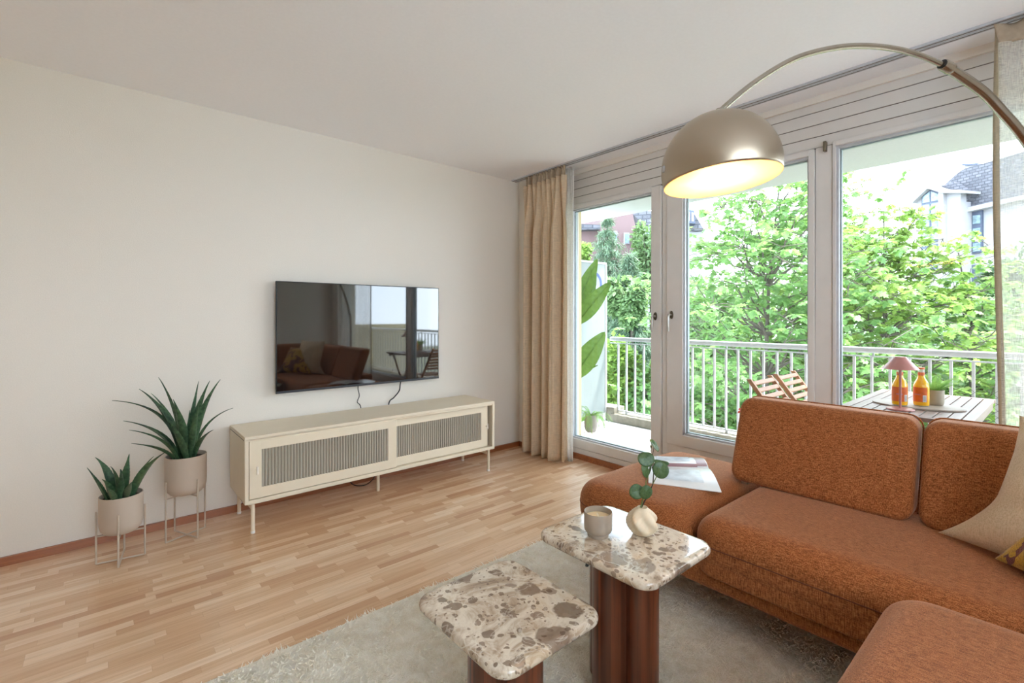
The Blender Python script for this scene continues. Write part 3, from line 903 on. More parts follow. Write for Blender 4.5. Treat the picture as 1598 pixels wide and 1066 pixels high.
L2 = tips([(175, 625, 0, .013, .42, -.03, .01), (192.5, 656.7, -.05, .017, .30, -.04, .0), (201.5, 671, -.16, .017, .25, -.04, -.03), (205, 692, -.12, .015, .22, -.05, -.01),
           (217, 607, .0, .022, .22, -.02, .02), (235.6, 613.6, .08, .015, .2, -.01, .04), (247.4, 588.7, -.06, .025, .18, -.01, .0), (270, 623, -.14, .022, .15, .0, -.03),
           (310, 595, .06, .021, .12, .02, .03), (327.5, 594, -.03, .022, .16, .02, .0), (311, 630, -.12, .016, .1, .02, -.03), (344, 592, .0, .022, .18, .03, .0),
           (364, 636.6, .05, .009, .30, .04, .02), (333, 670.7, -.10, .013, .2, .04, -.03), (262, 655, -.2, .017, .1, .0, -.05), (296, 640, .1, .016, .1, .02, .04)], 2.66)
planter(-2.665, -0.203, f2, 0.455, 0.235, 0.330, 0.238, 0.0980, 'taller beige wire plant stand beside the media cabinet', 'large spiky green agave in the higher greige pot', L2)

# ================================================================ rug
RX0, RX1, RY0, RY1 = -4.1, -0.75, -4.6, -1.555
rg = thing('rug', 'large cream shaggy wool rug under the coffee tables', 'rug', (-2.4, -3.0, 0.0))
obj('rug_base', MB().box(RX0, RX1, RY0, RY1, 0.0, 0.012), M['rug'], rg, bevel=.004)
rs = np.random.RandomState(4)
NB = 120000
bx = rs.uniform(-3.1, RX1, NB); by = rs.uniform(-3.75, RY1 - .006, NB)
lean = np.stack([np.sin(bx * 23 + np.sin(by * 17) * 2), np.cos(by * 21 + np.sin(bx * 19) * 2)], 1) * 0.010 + rs.normal(0, .013, (NB, 2))
ang = rs.uniform(0, PI, NB); bw = rs.uniform(.0028, .0055, NB)
hgt = rs.uniform(.004, .0115, NB) * (1 + .25 * np.sin(bx * 31 + by * 13) * np.sin(by * 37 - bx * 11))
V = np.zeros((NB, 3, 3))
V[:, 0] = np.stack([bx - bw * np.cos(ang), by - bw * np.sin(ang), np.full(NB, .011)], 1)
V[:, 1] = np.stack([bx + bw * np.cos(ang), by + bw * np.sin(ang), np.full(NB, .011)], 1)
V[:, 2] = np.stack([bx + lean[:, 0], by + lean[:, 1], .011 + hgt], 1)
o = rawobj('pile', V.reshape(-1, 3), np.arange(NB * 3), np.full(NB, 3), M['rug'], rg)
o['kind'] = 'stuff'

# ================================================================ coffee tables
def quatrefoil(cx, cy, r, lobe=0.075, rot=0.0, n=18):
    pts = []
    for q in range(4):
        a0 = rot + q * PI / 2
        lx, ly = cx + (r - lobe) * 1.0 * math.cos(a0), cy + (r - lobe) * math.sin(a0)
        for k in range(n + 1):
            a = a0 - R(109) + R(218) * k / n
            pts.append((lx + lobe * math.cos(a), ly + lobe * math.sin(a)))
    return pts
def coffee_table(x0, x1, y0, y1, z, lab):
    t = thing('coffee_table', lab, 'table', ((x0 + x1) / 2, (y0 + y1) / 2, 0.0))
    obj('tabletop', rbox(x0, x1, y0, y1, z - .030, z, r=.0145, rc=.055, n=6), M['marble'], t, smooth=True, angle=60)
    cx, cy = (x0 + x1) / 2, (y0 + y1) / 2
    m = MB().prism(quatrefoil(cx, cy, .125, .0545, 0), 0.021, z - .0305)
    obj('pedestal', m, M['rosewood'], t, smooth=True, angle=30)
    return t
coffee_table(-1.911, -1.532, -2.690, -2.240, 0.5, 'taller marble coffee table carrying the candle and vase')
coffee_table(-2.332, -1.955, -2.582, -2.163, 0.4, 'lower empty marble coffee table with reddish wood base')

# candle jar
cx, cy, z = -1.775, -2.405, 0.5
cj = thing('candle', 'greige stoneware candle jar left of the small vase', 'candle', (cx, cy, z))
obj('jar', MB().lathe([(0, z), (.034, z), (.035, z + .003), (.035, z + .010), (.042, z + .016), (.0455, z + .022), (.0465, z + .032), (.0465, z + .078), (.0455, z + .0805), (.0435, z + .0795), (.0425, z + .070), (.0425, z + .058)], (cx, cy, 0), 48), M['stone'], cj, smooth=True)
obj('wax', MB().lathe([(0, z + .061), (.02, z + .0605), (.0425, z + .062)], (cx, cy, 0), 40), M['wax'], cj, smooth=True)
obj('wick', MB().tube([(cx, cy, z + .06), (cx - .001, cy, z + .068), (cx - .004, cy + .002, z + .075)], .0012, 6), plain('white_wick', (.85, .8, .7), .8), cj)

# vase
vx, vy = -1.655, -2.495
def swirl(a, r, zz):
    t = zz / 0.09
    return r * (1 + 0.14 * math.sin(5 * a + 7.0 * t) * math.sin(PI * min(1, max(0, t))) ) + 0.0006 * math.sin(60 * (a * 0.35 + t * 2.4)) * (r > .02)
pr = [(0, 0), (.020, 0), (.026, .003)] + [(.020 + .0275 * math.sin(PI * min(1, (i / 26) * 0.86 + .10)) ** .8, .004 + .078 * i / 26) for i in range(27)]
pr += [(.0170, .088), (.0165, .0905), (.0145, .0895), (.014, .07)]
va = obj('bud_vase', MB().lathe([(r, zz) for r, zz in pr], (vx, vy, 0.5), 110, fn=swirl), M['vase'], smooth=True, angle=70, org=(vx, vy, .5))
tag(va, 'round cream bud vase with swirling ribs on marble table', 'vase')

# eucalyptus sprig
D0 = P0d = (Vector((vx, vy, 0)) - CAMP).dot(Vector((math.cos(TH), math.sin(TH), 0)))
sp = thing('eucalyptus_sprig', 'green eucalyptus sprig with round leaves standing in the bud vase', 'plant', (vx, vy, 0.56))
def spts(l): return [at(a, b, D0 + c) for a, b, c in l]
obj('stem', MB().tube(spts([(1001, 792, 0), (1006, 782, 0), (1013, 770, -.01), (1019, 755, -.01), (1020, 738, 0), (1016, 722, 0), (1019, 706, .01), (1021, 693, .01)]), [.0026, .0024, .0022, .002, .0018, .0015, .0012, .001], 8), M['twig'], sp, smooth=True)
obj('stem', MB().tube(spts([(1000, 792, 0), (1003, 780, -.01), (1008, 765, -.02), (1008, 752, -.02), (1012, 742, -.02)]), [.0024, .0022, .0018, .0014, .001], 8), M['greentwig'], sp, smooth=True)
obj('stem', MB().tube(spts([(1019, 755, -.01), (1024, 745, -.02), (1028, 732, -.03)]), [.0018, .0014, .001], 8), M['greentwig'], sp, smooth=True)
def round_leaf(c, rx, ry, ang, tilt, yaw, seed):
    """disc leaf facing roughly the viewer; c world centre"""
    m = MB(); rr = random.Random(seed); n = 28
    rows = 5
    m.v.append((0, 0, 0.0))
    for k in range(1, rows + 1):
        f = k / rows
        for i in range(n):
            a = 2 * PI * i / n
            w = 1 + .05 * math.sin(2 * a + seed) - .10 * max(0, math.cos(a - PI / 2)) ** 6
            x, y = rx * f * w * math.cos(a), ry * f * w * math.sin(a)
            m.v.append((x, y, 0.10 * rx * (abs(x) / rx) - 0.14 * ry * (y / ry) ** 2 + .0006 * math.sin(3 * a)))
    for i in range(n): m.f.append((0, 1 + i, 1 + (i + 1) % n))
    for k in range(rows - 1):
        for i in range(n):
            a = 1 + k * n + i; b = 1 + k * n + (i + 1) % n
            m.f.append((a, a + n, b + n, b))
    # local x right, y up, z towards viewer
    rt = Vector((math.sin(TH), -math.cos(TH), 0)); up = Vector((0, 0, 1)); to = -Vector((math.cos(TH), math.sin(TH), 0))
    B = Matrix((rt, up, to)).transposed().to_4x4()
    m.xform(Matrix.Translation(c) @ B @ Matrix.Rotation(yaw, 4, 'Y') @ Matrix.Rotation(tilt, 4, 'X') @ Matrix.Rotation(ang, 4, 'Z'))
    return m
K = D0 / 750.0
for i, (px, py, dd, rx, ry, ang, tilt, yaw) in enumerate([
    (1021.5, 694.5, .01, 6.0, 11.5, 18, -35, 40), (1016, 700, .02, 2.6, 8.5, 42, 10, 60), (1008, 716.5, -.01, 12.4, 12.4, 10, -25, 0),
    (1031, 733, -.02, 12.4, 13.2, -20, -12, -10), (1032, 722, .01, 12, 5, -12, -50, 0), (1007, 735, -.02, 7.5, 10.5, 22, -10, 30),
    (1014, 733, .0, 4, 9, -20, 0, 50), (994, 767, -.02, 11.4, 12.4, -40, -15, 5), (1008, 768, -.03, 8.5, 12, -35, -10, -20)]):
    lf = obj('leaf', round_leaf(at(px, py, D0 + dd), rx * K, ry * K, R(ang), R(tilt), R(yaw), i), M['euca'], sp, smooth=True, angle=180)
    thick(lf, .0007)

# ================================================================ sofa
sf = thing('corner_sofa', 'large rust orange woven corner sofa with chaise end in front of the windows', 'sofa', (-0.9, -2.9, 0.0))
SY = -4.55
obj('base', rbox(-1.235, -0.40, SY, -1.885, 0.165, 0.245, r=.018, rc=.05), M['rust'], sf, smooth=True, angle=60)
obj('base', rbox(-2.20, -1.19, SY, -3.125, 0.165, 0.245, r=.018, rc=.05), M['rust'], sf, smooth=True, angle=60)
obj('chaise_cushion', rbox(-1.305, -0.385, -2.428, -1.842, 0.222, 0.432, r=.085, rc=.13, crown=.022), M['rust'], sf, smooth=True, angle=60)
obj('seat_cushion', rbox(-1.262, -0.41, SY + .35, -2.432, 0.222, 0.436, r=.085, rc=.11, crown=.016), M['rust'], sf, smooth=True, angle=60)
obj('seat_cushion', rbox(-2.26, -1.272, SY + .35, -3.082, 0.222, 0.452, r=.075, rc=.11, crown=.016), M['rust'], sf, smooth=True, angle=60)
obj('seat_panel', rbox(-1.300, -0.390, -2.426, -1.847, 0.224, 0.345, r=.012, rc=.125), M['rust'], sf, smooth=True, angle=60)
obj('seat_panel', rbox(-1.258, -0.415, SY + .36, -2.437, 0.224, 0.350, r=.012, rc=.105), M['rust'], sf, smooth=True, angle=60)
obj('seat_panel', rbox(-2.256, -1.276, SY + .36, -3.086, 0.224, 0.372, r=.012, rc=.105), M['rust'], sf, smooth=True, angle=60)
def seam(pts, parent, r=.0016):
    obj('seam', MB().tube(pts, r, 6), plain('dark_rust_thread', (0.13, 0.035, 0.012), .9), parent, smooth=True)
def seam_round(x0, x1, y0, y1, z, rc, parent):
    pts = [(x0 + .55 * (x1 - x0), y1 + .0006, z), (x0 + rc, y1 + .0006, z)]
    for k in range(1, 9):
        a = R(90 + 90 * k / 8); pts.append((x0 + rc + (rc + .0006) * math.cos(a), y1 - rc + (rc + .0006) * math.sin(a), z))
    pts += [(x0 - .0006, y1 - rc - (y1 - rc - y0 - rc) * k / 6, z) for k in range(1, 7)]
    seam(pts, parent, .0022)
for o_ in [q for q in sf.children if 'cushion' in q.name]:
    if o_.name.startswith('chaise'): seam_round(-1.305, -0.385, -2.428, -1.842, .338, .13, o_)
    elif o_.name == 'seat_cushion': seam_round(-1.262, -0.41, SY + .35, -2.432, .342, .11, o_)
    else: seam_round(-2.26, -1.272, SY + .35, -3.082, .366, .11, o_)
def upright(y0, y1, x0, z0, z1, t, lean, r, rc, crown=.012):
    m = rbox(y0, y1, z0, z1, 0, t, r=r, rc=rc, crown=crown, n=14)
    m.v = [(x0 + (t - c) + lean * (b - z0), a, b) for a, b, c in m.v]
    return m
def backrest(y0, y1):
    m = upright(y0, y1, -0.735, 0.442, 0.823, 0.115, 0.36, .03, .055)
    b = obj('backrest', m, M['rust'], sf, smooth=True, angle=60)
    # piping along the rear rim
    def q(y, z, off=.104): return (-0.735 + off + 0.36 * (z - 0.442) + .002, y, z)
    c = .05; z1 = .8215; z0 = .46
    pts = [q(y1 + 0.001, z0)]
    for k in range(7):
        a = R(90 * k / 6); pts.append(q(y1 - c + c * math.cos(a) + .001, z1 - c + c * math.sin(a) + .001))
    for k in range(7):
        a = R(90 + 90 * k / 6); pts.append(q(y0 + c + c * math.cos(a) - .001, z1 - c + c * math.sin(a) + .001))
    pts.append(q(y0 - .001, z0))
    obj('piping', MB().tube(pts, .0035, 8), M['rust'], b, smooth=True)
    for yy in (y0 + .08, y1 - .06):
        obj('bracket', MB().box(-0.69, -0.665, yy - .015, yy + .015, 0.425, 0.460), M['steel'], b, bevel=.003)
backrest(-3.038, -2.348)
backrest(-4.15, -3.052)
# backrest of the side wing (turned ninety degrees)
def upright_y(x0, x1, y0, z0, z1, t, lean):
    m = rbox(x0, x1, z0, z1, 0, t, r=.03, rc=.055, crown=.012, n=14)
    m.v = [(a, y0 - (t - c) - lean * (b - z0), b) for a, b, c in m.v]
    return m
obj('backrest', upright_y(-2.22, -0.62, SY + .45, 0.442, 0.823, .115, .30), M['rust'], sf, smooth=True, angle=60)
obj('back_support', MB().box(-0.56, -0.41, SY, -2.46, 0.245, 0.50), M['rust'], sf, bevel=.02)
for x, y in ((-1.235, -1.895), (-0.46, -1.93), (-1.15, -3.05), (-0.46, -3.4), (-2.12, -3.2), (-2.12, -4.45), (-0.46, -4.45)):
    obj('leg', MB().tube([(x, y, 0.0 if x > RX1 else 0.012), (x + (.03 if x < -1.2 and y > -2 else 0), y - .01, 0.168)], [.009, .016], 12), M['black'], sf, smooth=True)

def pillow(name, BL, BR, TR, TL, T, mat, label, cat='cushion', hem=.018, pinch=.055, wrinkle=.004, seed=1, sag=0.0, pw=2, pinchv=None, ear=(0, 0, 0)):
    if pinchv is None: pinchv = pinch
    BL, BR, TR, TL = map(Vector, (BL, BR, TR, TL))
    nrm = (BR - BL).cross(TL - BL).normalized()
    n = 44
    def P(u, v, sgn):
        a, b = 2 * u - 1, 2 * v - 1
        uu = .5 + .5 * a * (1 - pinch * (1 - abs(b) ** pw) * abs(a) ** 1.5)
        vv = .5 + .5 * b * (1 - pinchv * (1 - abs(a) ** pw) * abs(b) ** 1.5)
        p = (BL * (1 - uu) + BR * uu) * (1 - vv) + (TL * (1 - uu) + TR * uu) * vv
        p = p + Vector(ear) * (max(0, 1 - u / .42) * max(0, 1 - v / .42)) ** 1.5
        e = max(0, 1 - hem * 2)
        fa, fb = min(1, abs(a) / e), min(1, abs(b) / e)
        h = (max(0, 1 - fa * fa) ** .55) * (max(0, 1 - fb * fb) ** .55)
        w = noise.noise(Vector((u * 4 + seed, v * 4, seed * 3.1))) * wrinkle * 3 * (h > 0) + noise.noise(Vector((u * 11, v * 7 + seed, 2))) * wrinkle
        return p + nrm * sgn * (T * h + .0022) + nrm * w + Vector((0, 0, -sag * (1 - abs(a)) * v))
    m = MB()
    for sgn in (1, -1):
        o = len(m.v)
        for i in range(n + 1):
            for j in range(n + 1): m.v.append(tuple(P(i / n, j / n, sgn)))
        for i in range(n):
            for j in range(n):
                a = o + i * (n + 1) + j
                m.f.append((a, a + 1, a + n + 2, a + n + 1) if sgn > 0 else (a, a + n + 1, a + n + 2, a + 1))
    N = n + 1; k2 = N * N
    rim = [i * N for i in range(n)] + [n * N + j for j in range(n)] + [(n - i) * N + n for i in range(n)] + [n - j for j in range(n)]
    for a, b in zip(rim, rim[1:] + rim[:1]): m.f.append((a, b, b + k2, a + k2))
    o = obj(name, m, mat, smooth=True, angle=180, org=tuple(BL))
    return tag(o, label, cat)
pillow('throw_pillow', (-0.835, -3.205, .462), (-1.06, -3.62, .462), (-0.88, -3.74, .90), (-0.70, -3.315, .895), .085, M['beigefab'], 'plain beige cotton cushion leaning on the sofa backrest', pinch=.10, pinchv=.06, pw=3, seed=2, ear=(.055, .085, 0))
pillow('throw_pillow', (-0.905, -3.272, .468), (-1.24, -3.60, .468), (-1.02, -3.78, .80), (-0.80, -3.47, .80), .07, M['mustard'], 'mustard and maroon patterned cushion at the right picture edge', pinch=.08, seed=5)
pillow('throw_pillow', (-1.85, -4.00, .47), (-1.40, -3.99, .47), (-1.41, -4.14, .90), (-1.84, -4.15, .90), .07, M['beigefab'], 'beige cushion on the side wing of the sofa, seen in the television reflection', seed=8)

# magazine
def zp(px, py, z):
    r = ray(px, py); return CAMP + r * ((z - CAMP.z) / r.z)
mg = thing('open_magazine', 'open glossy magazine lying on the chaise end of the sofa', 'magazine', tuple(zp(1075, 738, .455)))
ZS = .4565
SA, SB = zp(1012, 731, ZS), zp(1106, 733, ZS)
FA, FB = zp(1012, 711, ZS), zp(1092, 714, ZS)
NA, NB_ = zp(1012, 752, ZS), zp(1126, 767, ZS - .006)
def page(A, B, C, D, arch, name, mat, t=.006, z=0.0, edge=0):
    """A-B spine, C-D outer edge"""
    m = MB(); n, k = 18, 10
    for layer in (0, 1):
        for i in range(n + 1):
            u = i / n
            for j in range(k + 1):
                v = j / k
                p = (A * (1 - v) + B * v) * (1 - u) + (C * (1 - v) + D * v) * u
                h = arch * math.sin(PI * min(1, u * 1.02)) ** .8 * (1 - .3 * u)
                th = (t * (1 - .3 * u)) if layer else 0
                m.v.append((p.x, p.y, p.z + h + th + z + (-.006 * u * u if not layer else -.006 * u * u)))
    N = (n + 1) * (k + 1)
    for L in (0, 1):
        for i in range(n):
            for j in range(k):
                a = L * N + i * (k + 1) + j; m.f.append((a, a + 1, a + k + 2, a + k + 1))
    rim = [i * (k + 1) for i in range(n)] + [n * (k + 1) + j for j in range(k)] + [(n - i) * (k + 1) + k for i in range(n)] + [k - j for j in range(k)]
    for a, b in zip(rim, rim[1:] + rim[:1]): m.f.append((a, b, b + N, a + N))
    return obj(name, m, mat, mg, smooth=True, angle=50)
pf = page(SA, SB, FA, FB, .022, 'page_block', M['page'])
pn = page(SA, SB, NA, NB_, .016, 'page_block', M['page'])
def lerp3(A, B, C, D, u, v): return (A * (1 - v) + B * v) * (1 - u) + (C * (1 - v) + D * v) * u
def printed(A, B, C, D, arch, u0, u1, v0, v1, mat, parent, nm):
    m = MB(); n, k = 10, 6
    for i in range(n + 1):
        u = u0 + (u1 - u0) * i / n
        for j in range(k + 1):
            v = v0 + (v1 - v0) * j / k
            p = lerp3(A, B, C, D, u, v)
            h = arch * math.sin(PI * min(1, u * 1.02)) ** .8 * (1 - .3 * u) + .006 * (1 - .3 * u) - .006 * u * u + .0009
            m.v.append((p.x, p.y, p.z + h))
    for i in range(n):
        for j in range(k):
            a = i * (k + 1) + j; m.f.append((a, a + 1, a + k + 2, a + k + 1))
    obj(nm, m, mat, parent, smooth=True)
printed(SA, SB, FA, FB, .022, .06, .96, .82, .99, M['mauve'], pf, 'printed_strip')
printed(SA, SB, FA, FB, .022, .03, .16, .05, .82, M['mauve'], pf, 'printed_strip')
printed(SA, SB, FA, FB, .022, .30, .85, .15, .74, M['greyprint'], pf, 'picture')
printed(SA, SB, NA, NB_, .016, .25, .80, .20, .80, M['greyprint'], pn, 'picture')

# ================================================================ arc lamp
S = Vector((-1.609, -2.737, 1.671)); BASE = Vector((-0.275, -3.5, 0))
dh = Vector((BASE.x - S.x, BASE.y - S.y, 0)).normalized()
hz = [(.0, 1.838), (.014, 1.858), (.123, 1.947), (.258, 2.030), (.398, 2.078), (.52, 2.098), (.643, 2.100), (.745, 2.087), (.844, 2.062), (.984, 1.998), (1.067, 1.939), (1.174, 1.848), (1.30, 1.70), (1.42, 1.50), (1.50, 1.30), (1.537, 1.08), (1.537, .07)]
def cr(pts, k=8):
    p = pts; out = []
    for i in range(len(p) - 1):
        a = p[max(0, i - 1)]; b = p[i]; c = p[i + 1]; d = p[min(len(p) - 1, i + 2)]
        for q in range(k):
            t = q / k
            out.append(0.5 * ((2 * b) + (c - a) * t + (2 * a - 5 * b + 4 * c - d) * t * t + (3 * b - a - 3 * c + d) * t ** 3))
    out.append(p[-1]); return out
AP = [Vector((S.x, S.y, 0)) + dh * h + Vector((0, 0, z)) for h, z in hz]
al = thing('arc_floor_lamp', 'tall arching floor lamp with brushed metal dome shade, lit', 'floor lamp', tuple(BASE))
c1 = cr(AP[:9]); c2 = cr(AP[8:])
obj('arc_tube', MB().tube(c1, .0088, 16), M['tube'], al, smooth=True)
obj('arc_tube', MB().tube(c2, .0155, 18), M['tube'], al, smooth=True)
j = AP[8]; jd = (AP[9] - AP[7]).normalized()
obj('joint_collar', MB().tube([j - jd * .020, j - jd * .018, j + jd * .010, j + jd * .020], [.0125, .0175, .0185, .0165], 18), M['tube'], al, smooth=True)
obj('joint_ring', MB().tube([j - jd * .0235, j - jd * .0205], .0150, 18), M['black'], al, smooth=True)
obj('base', MB().lathe([(0, 0), (.185, 0), (.19, .006), (.19, .055), (.184, .062), (.03, .066), (.022, .09), (0, .09)], (BASE.x, BASE.y, 0), 56), M['marble'], al, smooth=True)
RS = .1693; zc = S.z; zr = 1.634
out_p = []; a0 = math.asin((zr - zc) / RS)
for i in range(40):
    a = a0 + (PI / 2 - a0) * i / 39
    out_p.append((RS * math.cos(a), RS * math.sin(a)))
in_p = [((RS - .0035) * math.cos(a0 + (PI / 2 - a0) * i / 39), (RS - .0035) * math.sin(a0 + (PI / 2 - a0) * i / 39)) for i in range(40)]
TILT = Matrix.Translation(S) @ Vector((0, 0, 1)).rotation_difference(Vector((-.017, .094, .9954))).to_matrix().to_4x4() @ Matrix.Translation(-S)
sh = obj('lamp_shade', MB().lathe([(r, z) for r, z in out_p[:-1]] + [(0.0008, RS)], tuple(S), 96).xform(TILT), M['brushed'], al, smooth=True, angle=80)
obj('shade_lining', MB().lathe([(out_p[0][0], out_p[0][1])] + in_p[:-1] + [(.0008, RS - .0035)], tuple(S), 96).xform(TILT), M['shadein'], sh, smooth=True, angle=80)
for sg in (1, -1):
    side = Vector((math.sin(TH), -math.cos(TH), 0)) * sg
    p = S + side * (RS - .001)
    obj('hinge_knob', MB().tube([p, p + side * .005], [.011, .009], 16), M['rail'], sh, smooth=True)
obj('finial', MB().tube([S + Vector((0, 0, RS - .004)), S + Vector((0, 0, RS + .012))], [.016, .012], 18), M['tube'], al, smooth=True)
obj('socket', MB().tube([S + Vector((0, 0, .165)), S + Vector((0, 0, .075)), S + Vector((0, 0, .070))], [.017, .019, .015], 20), M['rail'], al, smooth=True)
bz0 = S.z + .070
bulb = obj('bulb', MB().lathe([(.012, 0), (.014, -.012), (.022, -.035), (.030, -.062), (.030, -.078), (.022, -.098), (.008, -.108), (.0005, -.109)], (S.x, S.y, bz0), 28), mat_glass('bulb_glass', (1, 1, 1)), al, smooth=True)
fm = MB()
rtv = Vector((math.sin(TH), -math.cos(TH), 0))
for sx in (-.010, -.004, .004, .010):
    fm.tube([Vector((S.x, S.y, bz0 - .030)) + rtv * sx * .5, Vector((S.x, S.y, bz0 - .082)) + rtv * sx], .0011, 6)
obj('filament', fm, M['filament'], bulb)
pl = bpy.data.lights.new('bulb_light', 'POINT'); pl.energy = 38; pl.color = (1.0, .64, .32); pl.shadow_soft_size = .02
po = bpy.data.objects.new('bulb_light', pl); COL.objects.link(po); po.location = (S.x, S.y, bz0 - .095 - .03)
po.parent = al; po.location = (S.x - BASE.x, S.y - BASE.y, bz0 - .062)

# ================================================================ balcony
struct('wall_outside', MB().box(0.216, 0.285, -0.530, 0.6, -0.3, 2.42).box(0.216, 0.30, -7.1, -4.72, -0.3, 2.42).box(0.216, 0.30, -4.72, -0.53, 2.215, 2.42).box(0.216, 0.26, -4.72, -0.53, -0.3, 0.0), M['cream'])
struct('balcony_floor', MB().box(0.26, 1.72, -7.0, 0.30, -0.20, 0.0), M['deck'])
struct('balcony_kerb', MB().box(1.50, 1.72, -7.0, 0.09, 0.0, 0.090).box(1.52, 1.72, 0.05, 0.30, 0.0, .16), M['concrete'], bevel=.006)
struct('balcony_ceiling', MB().box(0.14, 1.67, -7.0, 3.0, 2.42, 2.62), M['plaster'])
struct('wall_outside.001', MB().box(0.30, 2.6, -7.3, -7.1, -0.2, 1.05), M['cream'])
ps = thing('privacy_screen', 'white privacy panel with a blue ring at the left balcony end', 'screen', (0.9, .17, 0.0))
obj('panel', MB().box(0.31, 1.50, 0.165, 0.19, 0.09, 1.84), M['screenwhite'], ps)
obj('cap_rail', MB().box(0.31, 1.52, 0.155, 0.20, 1.84, 1.862), M['rail'], ps)
obj('post', MB().box(1.50, 1.53, 0.16, 0.195, 0.0, 1.84), M['rail'], ps)
yq = .1645
c0 = onplane(926, 443, (0, yq, 0), (0, 1, 0))
rg_ = MB(); n = 48
for k in range(n):
    a = 2 * PI * k / n
    for rr in (.110, .145): rg_.v.append((c0.x + rr * 1.08 * math.cos(a), yq - .0012, c0.z + rr * math.sin(a)))
for k in range(n): rg_.f.append((2 * k, 2 * ((k + 1) % n), 2 * ((k + 1) % n) + 1, 2 * k + 1))
obj('blue_ring', rg_, M['blue'], ps)

rl = thing('balcony_railing', 'white metal balcony railing with vertical bars', 'railing', (1.6, -2.4, .09))
def rr_profile(x0, x1, z0, z1, y0, y1): return MB().box(x0, x1, y0, y1, z0, z1)
obj('top_rail', rr_profile(1.572, 1.628, .937, .983, -7.0, .16), M['rail'], rl, bevel=.014, seg=4)
obj('mid_rail', MB().box(1.585, 1.615, -7.0, .16, .906, .916), M['rail'], rl)
obj('bottom_rail', MB().box(1.585, 1.615, -7.0, .16, .120, .132), M['rail'], rl)
for k in range(60):
    y = .050 - .1165 * k
    obj('baluster', MB().box(1.590, 1.610, y - .0085, y + .0085, .131, .907), M['rail'], rl)
for y in (-.067, -1.24, -2.407, -3.58, -4.75, -5.92):
    obj('post', MB().box(1.592, 1.608, y - .006, y + .006, .915, .938).box(1.588, 1.612, y - .0125, y + .0125, .0895, .121), M['rail'], rl)
net = MB()
y0, y1, z0, z1 = -4.9, -2.95, .135, .72
st_ = .045
for sgn in (1, -1):
    for i in range(-40, 60):
        c = y0 + i * st_
        # line y = c + sgn*(z-z0)
        za, zb = z0, z1
        ya, yb = c, c + sgn * (z1 - z0)
        pts = []
        lo, hi = y0, y1
        t0, t1 = 0.0, 1.0
        dy = yb - ya
        tl = sorted([(lo - ya) / dy, (hi - ya) / dy])
        t0, t1 = max(0, tl[0]), min(1, tl[1])
        if t1 <= t0: continue
        net.tube([(1.582, ya + dy * t0, za + (zb - za) * t0), (1.582, ya + dy * t1, za + (zb - za) * t1)], .0011, 4, cap=False)
tag(obj('wire_net', net, plain('dark_wire', (.05, .05, .05), .5), org=(1.582, -3.9, .43)), 'dark diamond wire net on the railing beyond the outdoor table', 'net')

# outdoor table
ot = thing('outdoor_table', 'slatted wooden outdoor table on the balcony behind the sofa', 'table', (.63, -2.84, 0))
TZ = .72
nsl = 11; ya, yb = -3.125, -2.56
wsl = (yb - ya) / nsl
for k in range(nsl):
    obj('slat', MB().box(.13, 1.085, ya + k * wsl + .003, ya + (k + 1) * wsl - .003, TZ - .018, TZ), M['slat'], ot, bevel=.0015)
obj('edge_frame', MB().box(1.088, 1.120, ya, yb, TZ - .022, TZ).box(.095, .127, ya, yb, TZ - .022, TZ).box(.13, 1.085, ya + .01, ya + .03, TZ - .06, TZ - .019).box(.13, 1.085, yb - .03, yb - .01, TZ - .06, TZ - .019), M['slat'], ot, bevel=.002)
for x in (.20, 1.02):
    for s in (0, 1):
        y_a, y_b = (ya + .05, yb - .05) if s else (yb - .05, ya + .05)
        xx = x + (.012 if s else -.012)
        obj('leg', MB().tube([(xx, y_a, 0.0), (xx, y_b, TZ - .05)], .014, 8), M['woodleg'], ot)
ob = MB(); n = 48
cb0 = (.475, -2.858)
prf = [(.145 * math.cos(2 * PI * k / n), .205 * math.sin(2 * PI * k / n)) for k in range(n)]
tag(obj('serving_board', MB().prism([(cb0[0] + a, cb0[1] + b) for a, b in prf], TZ + .001, TZ + .010), M['boardtray'], bevel=.002, org=(cb0[0], cb0[1], TZ + .001)), 'flat pale oval board on the outdoor table', 'board')
BT = TZ + .0105

lm = thing('table_lamp', 'small dusty pink metal table lamp on the outdoor table', 'lamp', (.262, -2.822, TZ))
lx, ly = .262, -2.822
obj('base', MB().lathe([(0, 0), (.060, 0), (.062, .003), (.060, .008), (.01, .010), (0, .010)], (lx, ly, TZ + .001), 40), M['pink'], lm, smooth=True)
obj('stem', MB().tube([(lx, ly, TZ + .01), (lx, ly, TZ + .275)], .0058, 12), M['pink'], lm, smooth=True)
obj('lamp_shade', MB().lathe([(.079, .222), (.081, .2225), (.026, .288), (.0, .289)], (lx, ly, TZ), 48), M['pink'], lm, smooth=True, angle=30)

